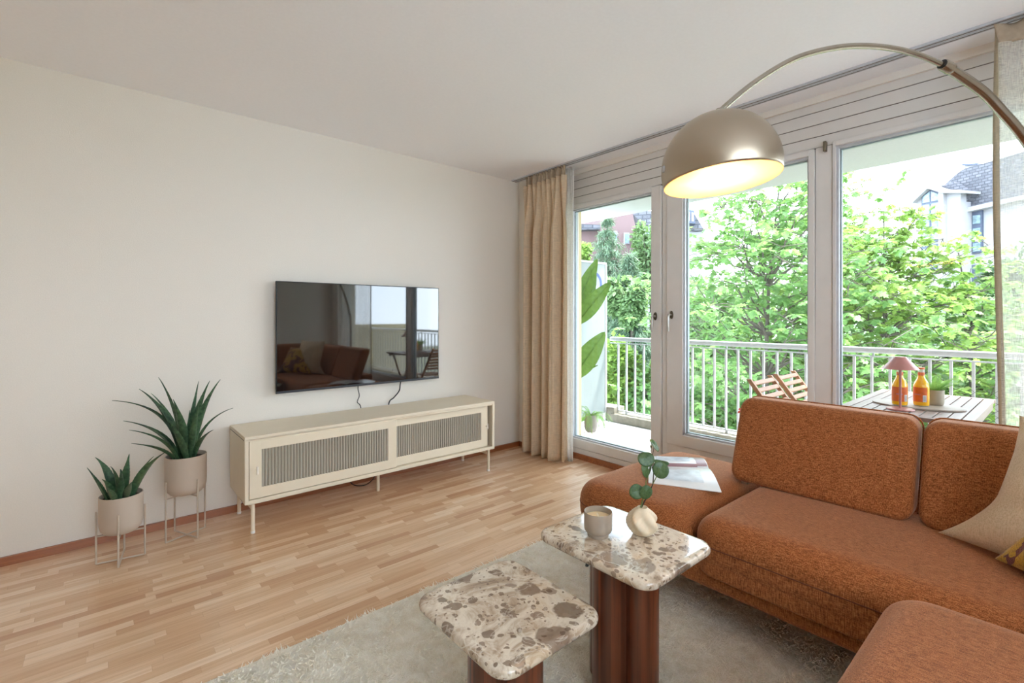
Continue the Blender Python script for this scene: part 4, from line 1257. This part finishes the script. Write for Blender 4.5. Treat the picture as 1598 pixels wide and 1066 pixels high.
def bottle(name, x, y, label, rot):
    t = thing(name, label, 'bottle', (x, y, BT), local=True)
    t.rotation_euler = (0, 0, rot)
    obj('bottle_body', MB().lathe([(0, .004), (.033, .004), (.0355, .010), (.0355, .105), (.034, .118), (.026, .138), (.018, .152), (.0150, .165), (.0145, .185)], (0, 0, 0), 40), M['juice'], t, smooth=True)
    obj('bottle_foot', MB().lathe([(0, 0), (.030, 0), (.034, .003), (.035, .0045), (0, .0045)], (0, 0, 0), 40), M['clear'], t, smooth=True)
    obj('bottle_neck', MB().lathe([(.0146, .184), (.0148, .200), (.0135, .206)], (0, 0, 0), 32), M['clear'], t, smooth=True)
    obj('cap', MB().lathe([(.0158, .203), (.0162, .206), (.0150, .2125), (0, .2135)], (0, 0, 0), 32), M['label'], t, smooth=True)
    obj('neck_label', MB().lathe([(.0153, .168), (.0151, .186)], (0, 0, 0), 32), M['label'], t, smooth=True)
    def patch(a0, a1, z0, z1, r, mat, nm, par):
        m = MB(); n = 16
        for i in range(n + 1):
            a = a0 + (a1 - a0) * i / n
            m.v += [(r * math.cos(a), r * math.sin(a), z0), (r * math.cos(a), r * math.sin(a), z1)]
        for i in range(n): m.f.append((2 * i, 2 * i + 2, 2 * i + 3, 2 * i + 1))
        return obj(nm, m, mat, par, smooth=True)
    lb = patch(R(-95), R(62), .024, .104, .0359, M['label'], 'label', t)
    bc = patch(R(28), R(54), .026, .062, .0362, M['barcode'], 'barcode_patch', lb)
    for k in range(6): patch(R(32 + 3.4 * k), R(33.3 + 3.4 * k), .029, .059, .03635, M['black'], 'bar', bc)
    for k in range(5): patch(R(-30 + 9 * k), R(-24 + 9 * k), .063, .067, .0362, M['bluetext'], 'print_mark', lb)
    return t
va_ = math.atan2(-3.43 + 2.85, -3.03 - .4)
bottle('juice_bottle', .368, -2.800, 'yellow juice bottle partly behind the pink table lamp stem', va_ + R(8))
bottle('juice_bottle', .435, -2.882, 'yellow juice bottle in front of the small fern pot', va_ - R(18))

fp = thing('potted_plant', 'small green fern in a beige pot on the outdoor table', 'plant', (.53, -2.925, BT))
fx, fy = .53, -2.925
obj('pot', MB().lathe([(0, 0), (.034, 0), (.039, .006), (.042, .02), (.0425, .085), (.0405, .085), (.040, .07)], (fx, fy, BT), 40), plain('pale_beige_pot', (.36, .31, .25), .6), fp, smooth=True)
obj('soil', MB().lathe([(0, .074), (.0405, .072)], (fx, fy, BT), 24), M['soil'], fp)
def frond(base, direction, L, droop, wid, n=16, leaflets=True):
    m = MB(); d = Vector(direction).normalized()
    pts = []; p = Vector(base); v = d.copy()
    for i in range(n + 1):
        pts.append(p.copy()); p = p + v * (L / n); v = (v + Vector((0, 0, -droop / n))).normalized()
    m.tube(pts, [max(.0006, .0016 * (1 - i / n)) for i in range(n + 1)], 5)
    for i in range(1, n):
        t = i / n; tg = (pts[i + 1] - pts[i - 1]).normalized()
        s = tg.cross(Vector((0, 0, 1))); s = s.normalized() if s.length > .05 else Vector((1, 0, 0))
        w = wid * math.sin(PI * (0.12 + .85 * t)) ** .8
        for sg in (1, -1):
            for q in (0, .5):
                a = pts[i] + (pts[i + 1] - pts[i]) * q
                b = a + (s * sg * .9 + tg * .45) * w
                e = tg * (L / n) * .17
                o = len(m.v)
                mid = (a + b) / 2
                m.v += [tuple(a), tuple(mid + e), tuple(b), tuple(mid - e)]
                m.f.append((o, o + 1, o + 2, o + 3))
    return m
rnd = random.Random(12)
for k in range(26):
    a = 2 * PI * k / 26 + rnd.uniform(-.2, .2)
    el = rnd.uniform(.6, 1.6)
    obj('frond', frond((fx + .01 * math.cos(a), fy + .01 * math.sin(a), BT + .073), (math.cos(a), math.sin(a), el), rnd.uniform(.10, .16), .5, .026), M['fern'], fp)

# folding chairs
def folding_chair():
    t = thing('folding_chair', '', 'chair', (0, 0, 0), local=True)
    wdt = .175
    for s in (-1, 1):
        x = s * (wdt - .010)
        obj('leg', MB().add([(x - .011, 0.000, .815), (x + .011, 0.000, .815), (x + .011, .030, .812), (x - .011, .030, .812),
                             (x - .011, -.60, 0), (x + .011, -.60, 0), (x + .011, -.565, 0), (x - .011, -.565, 0)],
                            [(0, 1, 2, 3), (7, 6, 5, 4), (0, 4, 5, 1), (1, 5, 6, 2), (2, 6, 7, 3), (3, 7, 4, 0)]), M['woodleg'], t, bevel=.003)
        x2 = s * (wdt - .036)
        obj('leg', MB().add([(x2 - .010, -.50, .44), (x2 + .010, -.50, .44), (x2 + .010, -.465, .44), (x2 - .010, -.465, .44),
                             (x2 - .010, -.06, 0), (x2 + .010, -.06, 0), (x2 + .010, -.025, 0), (x2 - .010, -.025, 0)],
                            [(0, 1, 2, 3), (7, 6, 5, 4), (0, 4, 5, 1), (1, 5, 6, 2), (2, 6, 7, 3), (3, 7, 4, 0)]), M['woodleg'], t, bevel=.003)
    for k in range(7):
        z = .785 - .042 * k; yy = .010 - (.815 - z) * .72
        m = MB().box(-wdt + .02, wdt - .02, -.008, .008, -.0145, .0145)
        m.xform(Matrix.Translation((0, yy, z)) @ Matrix.Rotation(R(-36), 4, 'X'))
        obj('back_slat', m, M['woodleg'], t, bevel=.003)
    for k in range(6):
        y = -.20 - .055 * k
        obj('seat_slat', MB().box(-wdt + .022, wdt - .022, y - .022, y + .022, .436, .450), M['woodleg'], t, bevel=.002)
    return t
ch = folding_chair(); ch.location = (.385, -2.055, 0)
ch['label'] = 'wooden folding chair on the balcony, the one farther from the window post'
ch2 = copy_tree(ch); ch2.location = (.815, -2.055, 0)
ch['group'] = ch2['group'] = 'wooden folding chairs on the balcony'
ch2['label'] = 'wooden folding chair on the balcony cut off by the white window post'

# strelitzia
sx, sy = .60, .0
bp = thing('bird_of_paradise_plant', 'tall broad leaved green plant at the left end of the balcony', 'plant', (sx, sy, 0))
obj('pot', MB().lathe([(0, 0), (.10, 0), (.12, .02), (.13, .26), (.12, .26), (.118, .23)], (sx, sy, 0), 40), M['pot'], bp, smooth=True)
obj('soil', MB().lathe([(0, .235), (.119, .232)], (sx, sy, 0), 24), M['soil'], bp)
def bigleaf(b, t, w, face, curl=.06):
    b, t = Vector(b), Vector(t); d = t - b; L = d.length; d.normalize()
    face = Vector(face); side = d.cross(face).normalized(); nrm = side.cross(d).normalized()
    m = MB(); n, k = 30, 8
    for i in range(n + 1):
        u = i / n
        ww = w * (math.sin(PI * min(1, (u * .93 + .05)) ** .85) ** .75) * (1 - .15 * u)
        if i == n: ww = .002
        c = b + d * L * u + nrm * (curl * L * (-4 * (u - .5) ** 2 + 1)) * .5
        for j in range(-k, k + 1):
            v = j / k
            m.v.append(tuple(c + side * ww * v + nrm * (.16 * ww * abs(v) ** 1.2 + .0025 * math.sin(u * 60 + abs(v) * 4))))
    N = 2 * k + 1
    for i in range(n):
        for j in range(2 * k):
            a = i * N + j; m.f.append((a, a + 1, a + N + 1, a + N))
    m.tube([b + d * L * i / 10 + nrm * (curl * L * (-4 * (i / 10 - .5) ** 2 + 1)) * .5 - nrm * .003 for i in range(11)], [.006 * (1 - i / 11) + .001 for i in range(11)], 6)
    return m
tocam = -Vector((math.cos(TH), math.sin(TH), 0))
for (bx_, by_, bd), (tx_, ty_, td), wpx, fc in [
    ((898, 480, 4.95), (932, 404, 4.95), 12.5, (0.1, 0, .15)), ((914, 478, 5.1), (929, 418, 5.15), 8.5, (.3, 0, 0)),
    ((902, 503, 4.9), (953, 440, 4.85), 14.5, (-.25, 0, .35)), ((896, 588, 4.9), (944, 518, 4.85), 18, (0, 0, .45)),
    ((898, 588, 4.95), (933, 570, 4.9), 3.8, (0, 0, 1.2))]:
    b = at(bx_, by_, bd); t = at(tx_, ty_, td)
    lf = obj('leaf', bigleaf(b, t, wpx / 750 * bd, tocam + Vector(fc)), M['strel'], bp, smooth=True, angle=180)
    mid = Vector((sx + .03, sy - .02, b.z * .55))
    obj('stem', MB().tube(cr([Vector((sx, sy, .22)), mid, b], 8), [.011] * 9 + [.008] * 8, 8), M['greentwig'], bp, smooth=True)
for k, (dx_, dz_) in enumerate(((-.18, 1.75), (-.25, 1.35), (-.05, 2.0))):
    b = Vector((sx + dx_ * .5, sy - .02, dz_ - .45)); t = Vector((sx + dx_ * 1.5, sy - .05 - .04 * k, dz_))
    obj('leaf', bigleaf(b, t, .085, (-.6, -.7, .2)), M['strel'], bp, smooth=True, angle=180)
    obj('stem', MB().tube(cr([Vector((sx, sy, .22)), Vector((sx, sy, b.z * .5)), b], 8), .009, 8), M['greentwig'], bp, smooth=True)

# fern on a wire stand
qx, qy = .60, -.375
fs = thing('plant_stand', 'wire plant stand on the balcony behind the glass door', 'plant stand', (qx, qy, 0))
for k in range(4):
    a = R(45 + 90 * k + 10)
    obj('leg', MB().tube([(qx + .068 * math.cos(a), qy + .068 * math.sin(a), 0), (qx + .068 * math.cos(a), qy + .068 * math.sin(a), .15)], .003, 8), M['stand'], fs, smooth=True)
obj('cross_bar', MB().tube([(qx + .068 * math.cos(R(55)), qy + .068 * math.sin(R(55)), .098), (qx - .068 * math.cos(R(55)), qy - .068 * math.sin(R(55)), .098)], .003, 8).tube([(qx + .068 * math.cos(R(145)), qy + .068 * math.sin(R(145)), .098), (qx - .068 * math.cos(R(145)), qy - .068 * math.sin(R(145)), .098)], .003, 8), M['stand'], fs, smooth=True)
ff = thing('potted_fern', 'trailing green fern in a pale pot behind the glass door', 'plant', (qx, qy, .10))
obj('pot', MB().lathe([(0, .102), (.036, .102), (.052, .115), (.0625, .15), (.064, .19), (.058, .25), (.053, .27), (.049, .27), (.05, .24)], (qx, qy, 0), 40), plain('pinkish_pot', (.34, .29, .265), .6), ff, smooth=True)
obj('soil', MB().lathe([(0, .255), (.0505, .252)], (qx, qy, 0), 24), M['soil'], ff)
for k in range(36):
    a = 2 * PI * k / 36 + rnd.uniform(-.2, .2)
    el = rnd.uniform(.3, 1.1)
    obj('frond', frond((qx + .02 * math.cos(a), qy + .02 * math.sin(a), .262), (math.cos(a), math.sin(a), el), rnd.uniform(.20, .34), rnd.uniform(1.8, 3.4), .014, n=18), M['fern'], ff)

# red flower
rf = at(1156, 641, 3.4)
fl = thing('potted_flower', 'red flowering plant just visible left of the sofa backrest', 'plant', (rf.x, rf.y, 0))
obj('pot', MB().lathe([(0, 0), (.05, 0), (.065, .12), (.06, .12), (.058, .10)], (rf.x, rf.y, 0), 30), M['pot'], fl, smooth=True)
obj('stem', MB().tube([(rf.x, rf.y, .09), (rf.x + .01, rf.y, .3), (rf.x, rf.y, rf.z)], .003, 6), M['greentwig'], fl, smooth=True)
m = MB()
for k in range(9):
    a = rnd.uniform(0, 2 * PI); b = rnd.uniform(-.8, 1.2); d = Vector((math.cos(a) * math.cos(b), math.sin(a) * math.cos(b), math.sin(b)))
    p = Vector(rf); s = d.orthogonal().normalized() * .012; u = d.cross(s)
    o = len(m.v); m.v += [tuple(p), tuple(p + d * .016 + s), tuple(p + d * .030), tuple(p + d * .016 - s)]; m.f.append((o, o + 1, o + 2, o + 3))
obj('bloom', m, M['red'], fl)

# ================================================================ beyond the balcony
GZ = -7.5
struct('ground', MB().box(2.0, 160, -120, 140, GZ - .3, GZ), M['ground'])

HALF = [(0, 0), (.07, .12), (.26, .16), (.13, .30), (.40, .40), (.36, .55), (.17, .56), (.30, .78), (.12, .80), (0, 1.0)]
def leaf_template(kind):
    if kind == 'oak':
        v = [(0, 0, 0)] + [(x, y, -.14 * abs(x) - .10 * y * y) for x, y in HALF[1:-1]] + [(0, 1, -.12)]
        k = len(v)
        w = [(-x, y, z) for x, y, z in v[1:-1]]
        V = np.array(v + w)
        f1 = list(range(k))
        f2 = [0] + list(range(k, k + len(w))) + [k - 1]
        f2 = f2[::-1]
        return V, [f1, f2]
    if kind == 'needle':
        V = np.array([(-.06, 0, 0), (.06, 0, 0), (.025, 1, -.1), (-.025, 1, -.1)], float)
        return V, [[0, 1, 2, 3]]
    V = np.array([(0, 0, 0), (.28, .35, -.05), (.18, .8, -.1), (0, 1, -.12), (-.18, .8, -.1), (-.28, .35, -.05)], float)
    return V, [[0, 1, 2, 3], [0, 3, 4, 5]]

def leaves(name, pos, dirs, ups, size, mat, kind='oak', parent=None):
    """pos,dirs,ups: (N,3); size (N,)"""
    T, F = leaf_template(kind)
    N = len(pos)
    d = dirs / (np.linalg.norm(dirs, axis=1, keepdims=True) + 1e-9)
    s = np.cross(d, ups); s /= (np.linalg.norm(s, axis=1, keepdims=True) + 1e-9)
    u = np.cross(s, d)
    V = pos[:, None, :] + size[:, None, None] * (T[None, :, 0:1] * s[:, None, :] + T[None, :, 1:2] * d[:, None, :] + T[None, :, 2:3] * u[:, None, :])
    nt = len(T)
    base = (np.arange(N) * nt)[:, None]
    pat = np.concatenate([np.array(f) for f in F])
    loops = (base + pat[None, :]).ravel()
    sizes = np.tile(np.array([len(f) for f in F]), N)
    return rawobj(name, V.reshape(-1, 3), loops, sizes, mat, parent)

def whorls(C, rs, k=6, size=(.10, .15), droop=.35, spread=None):
    """k leaves radiating from each twig end C (M,3)"""
    Mn = len(C)
    pos = np.repeat(C, k, axis=0)
    a = rs.uniform(0, 2 * PI, Mn)[:, None] + np.arange(k)[None, :] * 2 * PI / k + rs.normal(0, .25, (Mn, k))
    a = a.ravel()
    el = rs.normal(-droop, .35, Mn * k)
    d = np.stack([np.cos(a) * np.cos(el), np.sin(a) * np.cos(el), np.sin(el)], 1)
    tilt = np.repeat(rs.normal(0, .28, (Mn, 3)), k, axis=0)
    d = d + tilt
    up = np.tile(np.array([[0, 0, 1.0]]), (Mn * k, 1)) + rs.normal(0, .3, (Mn * k, 3))
    sz = rs.uniform(size[0], size[1], Mn * k)
    return pos + d * .01, d, up, sz

def limb(a, b, n, rs, wob):
    a, b = np.array(a), np.array(b); out = []
    off = np.zeros(3)
    for i in range(n + 1):
        t = i / n
        off = off + rs.normal(0, wob, 3) * (0 if i == 0 else 1)
        out.append(a + (b - a) * t + off * (1 if i else 0))
    return out

def oak(name, label, root, top, rad, zlow, nb, nc, mat, seed, size=(.11, .16), group=None, flat=.75, k=6, low_r=None):
    rs = np.random.RandomState(seed)
    t = thing(name, label, 'tree', (root[0], root[1], GZ), group=group)
    wood = MB()
    tr = limb((root[0], root[1], GZ), top, 14, rs, .05)
    H_ = top[2] - GZ
    wood.tube(tr, [max(.012, 0.12 * (1 - i / 14) ** .8 * H_ / 12) for i in range(15)], 10)
    C = []
    for b in range(nb):
        f = (b + .5) / nb
        z = zlow + (top[2] - .15 - zlow) * f
        tt = (z - .5 - GZ) / H_
        i = min(13, max(0, int(tt * 14))); p0 = tr[i]
        prof = math.sin(PI * min(1, .22 + .75 * f)) ** .7
        r = rad * prof * rs.uniform(.72, 1.05)
        a = b * 2.39996 + rs.uniform(-.3, .3)
        e = np.array([p0[0] + r * math.cos(a), p0[1] + r * math.sin(a), z + rs.uniform(-.1, .35) * rad * .4])
        br = limb(p0, e, 7, rs, .03 * rad)
        wood.tube(br, [max(.004, .020 * (1 - q / 7.5)) for q in range(8)], 6)
        for c in range(nc):
            q = rs.uniform(.30, 1.02) ** .8
            ii = min(6, int(q * 7)); base = np.array(br[ii]) + (np.array(br[ii + 1]) - np.array(br[ii])) * (q * 7 - ii if ii < 6 else .9)
            tip = base + np.array([rs.normal(0, .20), rs.normal(0, .20), rs.normal(.02, .13) * flat]) * rad * .55
            if rs.rand() < .35: wood.tube([base, (base + tip) / 2 + rs.normal(0, .02, 3), tip], [.007, .005, .003], 5, cap=False)
            C.append(tip)
    C = np.array(C)
    obj('trunk', wood, M['bark'], t, smooth=True)
    p, d, u, s = whorls(C, rs, k, size)
    o = leaves('foliage', p, d, u, s, mat, 'oak', t)
    return t

def bush(name, label, c, r, n, mat, seed, size=(.10, .16), kind='plain', cat='bush', group=None, blobs=9, trunk=True):
    """leafy mass made of overlapping leaf shells around twigs, with a stem down to the ground"""
    rs = np.random.RandomState(seed)
    t = thing(name, label, cat, (c[0], c[1], GZ), group=group)
    P = []
    for b in range(blobs):
        bc = np.array(c) + rs.uniform(-.62, .62, 3) * np.array(r); br = np.array(r) * rs.uniform(.34, .6)
        v = rs.normal(0, 1, (n // blobs, 3)); v /= np.linalg.norm(v, axis=1, keepdims=True)
        P.append(bc + v * br * (rs.uniform(.55, 1.08, (n // blobs, 1))))
    P = np.concatenate(P)
    N = len(P)
    out = (P - np.array(c)) / np.array(r)
    d = rs.normal(0, .8, (N, 3)) + out * .7 + np.array([0, 0, -.25])
    u = np.array([[0, 0, 1.0]]) + out * .6 + rs.normal(0, .45, (N, 3))
    leaves('foliage', P, d, u, rs.uniform(size[0], size[1], N), mat, kind, t)
    w = MB()
    w.tube([(c[0], c[1], GZ), (c[0] + .05, c[1], c[2] - r[2] * .3), (c[0], c[1] + .05, c[2] + r[2] * .4)], [.09, .05, .015], 8)
    for k in range(8):
        a = rs.uniform(0, 2 * PI); z = c[2] - r[2] * .5
        w.tube([(c[0], c[1], z), (c[0] + r[0] * .4 * math.cos(a), c[1] + r[1] * .4 * math.sin(a), z + r[2] * .5), (c[0] + r[0] * .7 * math.cos(a), c[1] + r[1] * .7 * math.sin(a), z + r[2] * .9)], [.03, .018, .006], 6)
    obj('stem', w, M['bark'], t, smooth=True)
    return t

def gp(px, d):
    q = at(px, 494, d); return (q.x, q.y)
def zat(py, d): return CAMP.z - (py - 494) / 750.0 * d

# near oak seen through the middle window
a = gp(1196, 8.2); oak('oak_tree', 'airy bright green oak filling the middle window, dark slender trunk', a, (a[0], a[1], zat(283, 8.2)), 2.2, zat(690, 8.2), 84, 25, M['oak'], 3, (.09, .15))
# oak in the right window
b = gp(1392, 8.6); oak('oak_tree', 'broad yellow green oak filling the right window behind the railing', b, (b[0], b[1], zat(338, 8.6)), 2.15, zat(700, 8.6), 84, 26, M['oak2'], 11, (.09, .15))
c = gp(1520, 8.0); oak('oak_tree', 'thin leaning oak branch top in front of the white house', c, (c[0], c[1], zat(400, 8.0)), .75, zat(640, 8.0), 18, 12, M['oak'], 21, (.09, .14))
d = gp(1290, 11.5); oak('oak_tree', 'green oak crown behind the post between the two right windows', d, (d[0], d[1], zat(300, 11.5)), 2.6, zat(690, 11.5), 60, 22, M['oak'], 31, (.13, .2))

# greenery further away
def B(nm, lab, px, py, dist, rpx, rpy, n, mat, seed, size=(.12, .2), kind='plain', cat='bush', **kw):
    q = at(px, py, dist); rx = rpx / 750 * dist; rz = rpy / 750 * dist
    return bush(nm, lab, tuple(q), (rx, rx, rz), n, mat, seed, size, kind, cat, **kw)
B('garden_tree', 'light cool green tree below the spruce, seen through the door', 985, 470, 15, 34, 46, 6500, M['leafcool'], 41, (.13, .22), cat='tree')
B('garden_tree', 'pale green tree in front of the pink house beside the door stile', 1015, 400, 17, 26, 70, 5000, M['leafcool'], 42, (.13, .2), cat='tree')
B('garden_tree', 'dark green hedge-like tree at the level of the railing, door side', 975, 530, 19, 45, 36, 5000, M['leafdark'], 43, (.13, .22), cat='tree')
B('shrub', 'yellow green shrub behind the railing bars next to the privacy panel', 955, 600, 8.5, 42, 70, 6500, M['oak2'], 44, (.08, .13), 'oak')
B('shrub', 'bright green shrub behind the railing bars beside the door stile', 1030, 620, 8.0, 46, 60, 6000, M['oak'], 45, (.08, .13), 'oak')
B('garden_tree', 'yellow leaved treetop just above the privacy panel', 908, 395, 16, 15, 17, 1600, M['oak2'], 46, (.10, .16), cat='tree')
B('garden_tree', 'deep green tree behind the two oaks, middle window', 1150, 520, 17, 110, 95, 9000, M['leafcool'], 47, (.16, .26), cat='tree', blobs=16)
B('garden_tree', 'deep green tree behind the right oak at the level of the table', 1390, 560, 17, 120, 75, 9000, M['leafcool'], 48, (.16, .26), cat='tree', blobs=16)
B('garden_tree', 'dark green tree behind the translucent sheer curtain', 1600, 470, 16, 62, 90, 8000, M['leafdark'], 49, (.16, .26), cat='tree', blobs=12)
B('garden_tree', 'cool green tree between the right oak and the sheer curtain', 1540, 560, 13, 50, 110, 8000, M['leafcool'], 50, (.12, .2), cat='tree', blobs=12)
B('shrub', 'green shrub low behind the outdoor table', 1440, 660, 9.0, 130, 50, 8000, M['oak'], 51, (.09, .14), 'oak', blobs=14)
B('shrub', 'green shrub low behind the railing in the middle window', 1150, 660, 9.0, 110, 50, 8000, M['oak'], 52, (.09, .14), 'oak', blobs=14)

# spruce
def spruce(px, dist, ytop, ybot, rpx, label, seed):
    rs = np.random.RandomState(seed)
    x, y = gp(px, dist); zt = zat(ytop, dist); zb = zat(ybot, dist); rr = rpx / 750 * dist
    t = thing('spruce_tree', label, 'tree', (x, y, GZ))
    w = MB().tube([(x, y, GZ), (x, y, zb), (x, y, zt)], [.16, .11, .012], 10)
    P, D = [], []
    nt = 17
    for i in range(nt):
        f = (i + .4) / nt; z = zt + (zb - zt) * f ; r = rr * (f ** .85) * 1.0 + .08
        nb = 7 + i // 2
        for b in range(nb):
            a = 2 * PI * b / nb + i * .7 + rs.uniform(-.2, .2); L = r * rs.uniform(.75, 1.15)
            e = np.array([x + L * math.cos(a), y + L * math.sin(a), z - L * .38 + rs.uniform(-.05, .1)])
            s = np.array([x, y, z]); w.tube([s, (s + e) / 2 + np.array([0, 0, .04]), e], [.02, .012, .004], 5, cap=False)
            m = int(60 + 110 * L)
            q = rs.uniform(.05, 1, m)[:, None]
            pp = s + (e - s) * q + np.array([0, 0, .05]) * np.sin(PI * q) + rs.normal(0, .035 + .03 * L, (m, 3))
            P.append(pp)
            dd = (e - s)[None, :] / (L + .01) * .6 + rs.normal(0, .7, (m, 3)) + np.array([0, 0, -.55]); D.append(dd)
    P = np.concatenate(P); D = np.concatenate(D)
    obj('trunk', w, M['bark'], t, smooth=True)
    leaves('needles', P, D, np.tile([[0, 0, 1.0]], (len(P), 1)) + rs.normal(0, .4, (len(P), 3)), rs.uniform(.14, .26, len(P)), M['needle'], 'needle', t)
spruce(948, 18, 340, 600, 84, 'tall blue green spruce in front of the pink house', 61)
spruce(982, 15.5, 398, 600, 46, 'smaller blue green spruce right of the tall one', 62)

# houses
def slab_on(P0, n, pix, off0, off1):
    """polygon given in the plane (P0,n), as a slab between offsets along n"""
    n = Vector(n).normalized()
    pts = [onplane(px, py, P0, n) for px, py in pix]
    m = MB(); k = len(pts)
    m.add([tuple(p + n * off0) for p in pts] + [tuple(p + n * off1) for p in pts],
          [tuple(range(k)), tuple(range(k, 2 * k))[::-1]] + [(i, (i + 1) % k, k + (i + 1) % k, k + i) for i in range(k)])
    return m
fwv = Vector((math.cos(TH), math.sin(TH), 0)); rtv = Vector((math.sin(TH), -math.cos(TH), 0))
P0 = at(1500, 494, 45); nv = (rtv + fwv * .25).normalized()
BOT = 494 + (CAMP.z - GZ) / 45 * 750 * .95
hw = thing('house', 'white apartment house with slate roof and glazed gable, right', 'building', (P0.x, P0.y, GZ))
def hp(nm, pix, o0, o1, mat, par=None):
    return obj(nm, slab_on(P0, nv, pix, o0, o1), mat, par or hw)
hp('wall', [(1503, 330), (1640, 300), (1640, 650), (1503, 650)], 0, 8, M['housewhite'])
twr = hp('gable_tower', [(1449, 315), (1458, 305.5), (1474, 293.5), (1496, 300), (1519.5, 302), (1519.5, 650), (1449, 650)], -1.6, 7, M['housewhite'])
hp('corner_pillar', [(1489, 299), (1497, 301), (1497, 650), (1489, 650)], -2.0, -1.5, M['housewhite'])
hp('roof', [(1478, 289), (1494, 274), (1506, 265), (1640, 226), (1640, 302), (1504, 330)], -.35, 7.5, M['slate'])
hp('gable_roof', [(1447, 317), (1474, 291), (1497, 297.5), (1535, 299.5), (1535, 303.5), (1497, 303.5), (1474, 296.5), (1449, 319)], -2.2, 6.5, M['housewhite'])
hp('valley_roof', [(1478, 291), (1500, 285), (1535, 300), (1505, 330), (1519, 303), (1497, 297.5)], -.9, 0, M['slate'])
hp('gutter', [(1503, 328), (1640, 298), (1640, 304.5), (1503, 335)], -.8, .1, M['housewhite'])
for nm, pix, panes in (
    ('gable_window', [(1459.5, 308), (1474, 297.5), (1488, 303), (1488, 335), (1459.5, 339)], [[(1461.5, 309.5), (1472.5, 301), (1472.5, 316.5), (1461.5, 319)], [(1475, 300.5), (1486.8, 305), (1486.8, 314.5), (1475, 316)], [(1461.5, 322), (1472.5, 320), (1472.5, 335), (1461.5, 336.5)], [(1475, 319.5), (1486.8, 317.5), (1486.8, 333), (1475, 335)]]),
    ('balcony_window', [(1459, 342), (1488.5, 337), (1488.5, 377), (1459, 381)], [[(1461, 345.5), (1472.5, 343.5), (1472.5, 360), (1461, 361)], [(1476, 343), (1487, 341), (1487, 357), (1476, 359.5)], [(1461, 364.5), (1472.5, 363), (1472.5, 376.5), (1461, 378)], [(1476, 362), (1487, 360.5), (1487, 374.5), (1476, 376)]]),
    ('lower_window', [(1459, 385), (1488.5, 381), (1488.5, 420), (1459, 424)], [[(1461, 390), (1472.5, 388), (1472.5, 418), (1461, 420)], [(1476, 388), (1487, 386), (1487, 416), (1476, 418)]])):
    f = hp(nm, pix, -1.75, -1.55, M['frameblue'])
    for pn_ in panes: hp('pane', pn_, -1.80, -1.74, M['winglass'], f)
hp('window_ledge', [(1457, 339), (1489, 335), (1489, 338), (1457, 342)], -2.1, -1.6, M['housewhite'])
f = hp('stair_window', [(1519.8, 331), (1535, 328), (1535, 394), (1519.8, 396)], -.25, .0, M['frameblue'])
for y in (337, 357, 380): hp('pane', [(1522, y), (1533.5, y - 1.5), (1533.5, y + 12), (1522, y + 13)], -.32, -.24, M['winglass'], f)
f = hp('stair_window', [(1519.8, 414), (1535, 413), (1535, 440), (1519.8, 440)], -.25, .0, M['frameblue'])
ck = hp('chimney', [(1492.5, 258), (1513.5, 256), (1513.5, 272), (1492.5, 284)], 1.0, 2.6, M['housewhite'])
hp('chimney_cap', [(1491, 254.5), (1515, 253.5), (1515, 256.5), (1491, 257.5)], .8, 2.8, M['frameblue'], ck)
ck = hp('chimney', [(1583, 232), (1598, 229), (1598, 246), (1583, 250)], 1.0, 2.6, M['housewhite'])

P1 = at(980, 494, 36); n1 = (fwv - rtv * .1).normalized()
hk = thing('house', 'pink rendered house behind the spruce trees, left', 'building', (P1.x, P1.y, GZ))
def kp(nm, pix, o0, o1, mat, par=None):
    return obj(nm, slab_on(P1, n1, pix, o0, o1), mat, par or hk)
kp('wall', [(938, 318), (1003, 318), (1003, 660), (938, 660)], 0, 8, M['housepink'])
kp('low_wing', [(860, 356), (940, 354), (940, 660), (860, 660)], 1, 7, M['housepink'])
kp('low_roof', [(860, 347), (938, 350), (940, 357), (860, 359)], .2, 7, M['slate'])
f = kp('window', [(973, 363.5), (981.5, 363.5), (981.5, 381), (973, 381)], -.12, 0, M['housewhite']); kp('pane', [(974.4, 365), (980, 365), (980, 379.5), (974.4, 379.5)], -.16, -.11, M['winglass'], f)
f = kp('window', [(957, 361), (962.5, 361), (962.5, 378), (957, 378)], -.12, 0, M['housewhite']); kp('pane', [(958, 362.5), (961.5, 362.5), (961.5, 376.5), (958, 376.5)], -.16, -.11, M['winglass'], f)
f = kp('window', [(973, 412), (981, 412), (981, 428), (973, 428)], -.12, 0, M['housewhite']); kp('pane', [(974.4, 413.5), (979.6, 413.5), (979.6, 426.5), (974.4, 426.5)], -.16, -.11, M['winglass'], f)
P2 = at(1050, 494, 30); n2 = (fwv + rtv * .30).normalized()
hm_ = thing('house', 'white house with dark mansard roof right of the pink house', 'building', (P2.x, P2.y, GZ))
def mp_(nm, pix, o0, o1, mat, par=None):
    return obj(nm, slab_on(P2, n2, pix, o0, o1), mat, par or hm_)
mp_('wall', [(1003.5, 348), (1096, 360), (1096, 660), (1003.5, 660)], 0, 7, M['housewhite'])
mp_('mansard_roof', [(988, 337), (1003, 332), (1070, 330), (1082, 335), (1098, 361), (1085, 362), (1003, 352), (1000, 348)], -.5, 6, M['slate'])
f = mp_('dormer_window', [(1069, 333), (1081, 334), (1083, 354), (1069, 353)], -1.1, -.4, M['frameblue'])
mp_('pane', [(1071, 337), (1075, 337.3), (1075, 350), (1071, 349.5)], -1.15, -1.09, M['housewhite'], f); mp_('pane', [(1077, 337.5), (1080.5, 338), (1081, 351), (1077, 350.5)], -1.15, -1.09, M['housewhite'], f)
for y in (362, 400, 446):
    f = mp_('window', [(1009, y), (1016, y), (1016, y + 17), (1009, y + 17)], -.1, 0, M['frameblue']); mp_('pane', [(1010, y + 1.5), (1015, y + 1.5), (1015, y + 15), (1010, y + 15)], -.14, -.09, M['winglass'], f)
